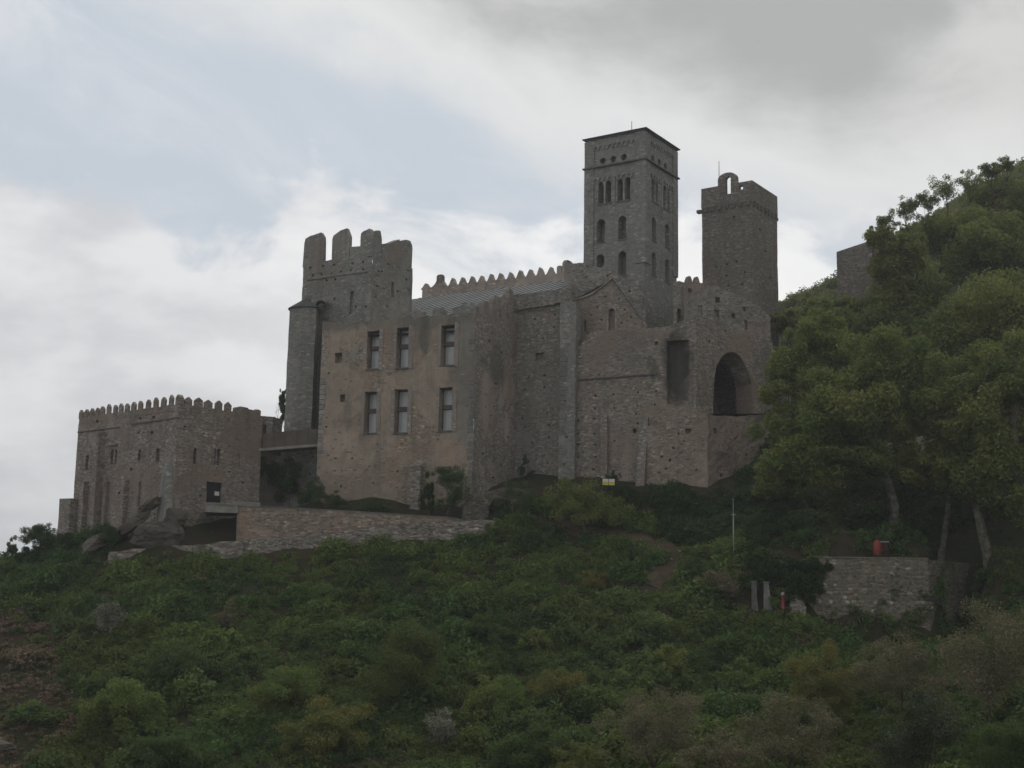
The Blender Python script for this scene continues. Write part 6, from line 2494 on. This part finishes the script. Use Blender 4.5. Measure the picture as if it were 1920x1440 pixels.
    # near shrubs at the lower right, on the camera's side of the gully
    near = [("thicket_bush", "large brown thicket bush on the right rising towards the stone wall", 1850, 1240, 74, 105, 140, 'brown', 24700, 0.10),
            ("thicket_bush", "brown-green thicket bush below the retaining wall corner", 1690, 1265, 80, 95, 75, 'brown', 17100, 0.10),
            ("thicket_bush", "yellow-green bush on the left edge of the brown thicket", 1545, 1290, 82, 62, 78, 'olive', 16150, 0.11),
            ("thicket_bush", "rusty brown bush in the middle of the lower thicket", 1480, 1385, 72, 105, 78, 'brown', 18050, 0.09),
            ("thicket_bush", "dusty brown bush at the left of the lower thicket", 1225, 1370, 74, 110, 85, 'brown', 19950, 0.09),
            ("thicket_bush", "dark leathery bush with pale leaf glints at the lower right", 1730, 1390, 62, 95, 85, 'glint', 16150, 0.09),
            ("thicket_bush", "dark bush filling the lower right corner", 1890, 1410, 60, 80, 70, 'oak', 12350, 0.09),
            ("thicket_bush", "low brown bush at the bottom between the dusty and rusty ones", 1345, 1420, 66, 80, 50, 'brown', 12350, 0.09),
            ("thicket_bush", "olive bush low at the foot beside the dusty brown bush", 1095, 1430, 74, 60, 36, 'olive', 4500, .12),
            ("thicket_bush", "dark green low bush against the foot of the retaining wall", 1690, 1185, 98, 32, 30, 'oak', 3000, .15)]
    for i, (nm, lab, x, y, Y, rx, ry, lf, n, sz) in enumerate(near):
        c = crown_px(x, y, Y, rx, ry)
        b = Vector((c[0].x, c[0].y, H(c[0].x, c[0].y)))
        tree(nm, lab, "bush", b, [c], lf, n, sz, 160 + i, .08, 'twig', 26, part="foliage", limbs=16, fill=.30)


LF['olive_green'] = leaf_mat("broom_leaf", (0.022, 0.034, 0.011), (0.056, 0.070, 0.018), (0.05, 0.06, 0.016), trans=.22)
LF['glint'] = leaf_mat("leathery_leaf", (0.014, 0.020, 0.012), (0.034, 0.042, 0.024), rare=(0.22, 0.23, 0.2), trans=.1)
other_trees()


# --- ground cover: clumps instanced over the slope, one object per kind
def clump_objs(nm, leaf, n, size, rx, rz, k=3, twig=False):
    col = bpy.data.collections.new(nm + "_clumps")
    for q in range(k):
        rnd = random.Random(hash_s(nm) + q)
        cl = []
        for _ in range(9):
            a = rnd.uniform(0, 2 * math.pi)
            r = rx * math.sqrt(rnd.random()) * .75
            f = rnd.uniform(.28, .5)
            cl.append((r * math.cos(a), r * math.sin(a), rz * rnd.uniform(.1, .75), rx * f, rx * f, rz * f))
        me = leaf_mesh(nm + "_clump", cl, n, size, hash_s(nm) + q, aspect=.5, up=.5)
        me.materials.append(LF[leaf])
        o = bpy.data.objects.new(nm + "_clump", me)
        col.objects.link(o)
    return col


def hash_s(s):
    return sum(ord(c) * (i + 3) for i, c in enumerate(s)) % 9973


def scatter(name, label, pts, col):
    """pts: list of (x,y,z,scale,rot)"""
    pts = np.array(pts)
    me = bpy.data.meshes.new(name)
    me.vertices.add(len(pts))
    me.vertices.foreach_set("co", pts[:, :3].astype(np.float32).ravel())
    a = me.attributes.new("scl", 'FLOAT', 'POINT')
    a.data.foreach_set("value", pts[:, 3].astype(np.float32))
    a = me.attributes.new("rot", 'FLOAT_VECTOR', 'POINT')
    rv = np.zeros((len(pts), 3), np.float32)
    rv[:, 2] = pts[:, 4]
    rv[:, 0] = RNG.normal(size=len(pts)) * .15 + .25
    a.data.foreach_set("vector", rv.ravel())
    o = bpy.data.objects.new(name, me)
    C.objects.link(o)
    o["kind"] = "stuff"
    o["label"] = label
    o["category"] = "ground cover"
    ng = bpy.data.node_groups.new(name + "_nodes", 'GeometryNodeTree')
    ng.interface.new_socket("Geometry", in_out='INPUT', socket_type='NodeSocketGeometry')
    ng.interface.new_socket("Geometry", in_out='OUTPUT', socket_type='NodeSocketGeometry')
    N, L = ng.nodes.new, ng.links.new
    gi, go = N('NodeGroupInput'), N('NodeGroupOutput')
    m2p = N('GeometryNodeMeshToPoints')
    ci = N('GeometryNodeCollectionInfo')
    ci.inputs[0].default_value = col
    ci.inputs[1].default_value = True
    ci.inputs[2].default_value = True
    ip = N('GeometryNodeInstanceOnPoints')
    ip.inputs['Pick Instance'].default_value = True
    s = N('GeometryNodeInputNamedAttribute')
    s.data_type = 'FLOAT'
    s.inputs[0].default_value = "scl"
    r = N('GeometryNodeInputNamedAttribute')
    r.data_type = 'FLOAT_VECTOR'
    r.inputs[0].default_value = "rot"
    rnd = N('FunctionNodeRandomValue')
    rnd.data_type = 'INT'
    rnd.inputs[4].default_value = 0
    rnd.inputs[5].default_value = 5
    L(gi.outputs[0], m2p.inputs[0])
    L(m2p.outputs[0], ip.inputs['Points'])
    L(ci.outputs[0], ip.inputs['Instance'])
    L(rnd.outputs[2], ip.inputs['Instance Index'])
    L(s.outputs[0], ip.inputs['Scale'])
    L(r.outputs[0], ip.inputs['Rotation'])
    L(ip.outputs[0], go.inputs[0])
    md = o.modifiers.new("scatter", 'NODES')
    md.node_group = ng
    return o


def ground_cover():
    kinds = {k: [] for k in ('fern', 'bramble', 'dry', 'ivy', 'scrub', 'grass')}
    n = 38000
    X = RNG.uniform(-75, 85, n)
    Y = RNG.uniform(64, 130, n)
    Z = HN(X, Y)
    for x, y, z in zip(X, Y, Z):
        px = CX + FPX * x / y
        if px < -420 or px > 2450:
            continue
        # stay in front of walls and off terraces
        if px < 945:
            s = (Vector((x, y)) - FV.P0).dot(FV.n)
            if s < .75 and px > 215:
                continue
            if px <= 215 and y > 129:
                continue
        elif px < 1075:
            if y > 121:
                continue
        elif px < 1440:
            if y > 121.3 + max(0, (px - 1340) * .03):
                continue
        if 1395 < px < 1540 and 102.6 < y < 105.5:
            continue
        if 1527 < px < 1960 and 103.5 < y < 112.5 and not (px > 1800 and y < 105):
            if RNG.random() < .08:
                continue
        if path_d(x, y) < -.25 + RNG.random() * .5:
            continue
        q = noise.noise(Vector((x * .09, y * .09, 1.7)))
        q2 = noise.noise(Vector((x * .21, y * .21, 8.1)))
        rot = RNG.uniform(0, 6.28)
        lump = noise.noise(Vector((x * .45, y * .45, 4.4)))
        if lump < -.28 and RNG.random() < .6:
            continue
        sc = RNG.uniform(.5, .95) * (1.0 + 1.7 * max(0, lump))
        z += .5 * max(0, lump)
        dry = (px < 260 - max(0, 1130 - 10 * y) * .0) and 84 < y < 113 and (px + 30 * q2 * 4 < 205 - abs(y - 99) * 6)
        if dry:
            if RNG.random() < .97:
                kinds['dry'].append((x, y, z - .1, sc * .8, rot))
            continue
        bank = px > 1180 and y > 108
        if bank:
            if q > .1 and y < 118 and px < 1400:
                kinds['fern'].append((x, y, z - .1, sc, rot))
            else:
                kinds['ivy'].append((x, y, z - .1, sc * (.55 if 1527 < px and y < 112.5 else 1.1), rot))
            continue
        if q2 > .42 and RNG.random() < .5:
            kinds['dry'].append((x, y, z - .1, sc * .7, rot))
        elif q + (y - 98) * .018 > .02:
            kinds['fern'].append((x, y, z - .12, sc, rot))
        else:
            kinds['bramble'].append((x, y, z - .15, sc * 1.1, rot))
    n = 6400
    X = RNG.uniform(26, 165, n)
    Y = RNG.uniform(121, 222, n)
    Z = HN(X, Y)
    for x, y, z in zip(X, Y, Z):
        px = CX + FPX * x / y
        if 1400 < px < 2750 and not (y < 128 and 1540 < px < 1800) and not (px < 1470 and y < 150):
            kinds['scrub'].append((x, y, z - .5, RNG.uniform(.6, 1.2), RNG.uniform(0, 6.28)))
    scatter("bracken", "mass of green bracken covering the upper slope", kinds['fern'], clump_objs("bracken", 'fern', 210, .22, .85, .75))
    scatter("brambles", "dark tangle of brambles on the lower slope", kinds['bramble'], clump_objs("bramble", 'bramble', 230, .19, .9, .85))
    scatter("dry_bracken", "rusty dry bracken patch at the left of the slope", kinds['dry'], clump_objs("dry_bracken", 'dry', 150, .2, .75, .45))
    scatter("ivy", "dark ivy carpeting the shaded bank under the trees", kinds['ivy'], clump_objs("ivy", 'ivy', 220, .2, .9, .6))
    scatter("hill_scrub", "dense green scrub covering the hill behind the trees", kinds['scrub'], clump_objs("scrub", 'hill', 320, .42, 1.9, 1.7))
    print({k: len(v) for k, v in kinds.items()})


ground_cover()


SCRUB = {"bracken_leaf": "bright green bracken mound", "bramble_leaf": "dark green bramble mound", "olive_shrub_leaf": "olive-brown shrub mound", "bright_shrub_leaf": "light yellow-green shrub mound"}


def mounds():
    rnd = random.Random(77)
    protos = []
    for k, lf in enumerate(('fern', 'bramble', 'olive', 'bright', 'fern')):
        cl = []
        for _ in range(22):
            a, r = rnd.uniform(0, 6.28), math.sqrt(rnd.random()) * .95
            f = rnd.uniform(.16, .34)
            cl.append((r * math.cos(a), r * math.sin(a), (1 - r * r) * rnd.uniform(.3, .8), f, f, f * .8))
        me = leaf_mesh("foliage", cl, 2600, .115, 300 + k, up=.5)
        me.materials.append(LF[lf])
        protos.append(me)
    n = 0
    while n < 46:
        px, py = rnd.uniform(-20, 1500), rnd.uniform(1062, 1400)
        if px > 1100 and py < 1120:
            continue
        g = ground_hit(px, py, 50)
        if path_d(g.x, g.y) < 2 or g.y > 116:
            continue
        o = bpy.data.objects.new("scrub_mound", rnd.choice(protos))
        C.objects.link(o)
        o.location = g - Vector((0, 0, .15))
        k = rnd.uniform(.7, 1.9)
        o.scale = (k * rnd.uniform(.9, 1.3), k, k * rnd.uniform(.7, 1.1))
        o.rotation_euler = (rnd.uniform(-.1, .3), 0, rnd.uniform(0, 6.28))
        tag(o, SCRUB[o.data.materials[0].name] + " swelling out of the overgrown slope", "bush", "scrub mounds on the slope")
        n += 1


mounds()


def build_haze():
    bm = bmesh.new()
    bmesh.ops.create_cube(bm, size=1.0)
    x0, x1, y0, y1, z0, z1 = -2700, 2700, -1000, 3700, -75, 125
    for v in bm.verts:
        v.co = Vector((x0 if v.co.x < 0 else x1, y0 if v.co.y < 0 else y1, z0 if v.co.z < 0 else z1))
    m, nt = new_mat("thin_haze")
    v = nt.nodes.new("ShaderNodeVolumePrincipled")
    v.inputs["Color"].default_value = (.86, .90, .95, 1)
    v.inputs["Density"].default_value = 0.00034
    v.inputs["Anisotropy"].default_value = 0.3
    o = nt.nodes.new("ShaderNodeOutputMaterial")
    nt.links.new(v.outputs[0], o.inputs["Volume"])
    ob = bm_obj("haze", bm, m, None, "stuff")
    ob["label"] = "thin pale haze filling the valley air"
    ob["category"] = "haze"


build_haze()
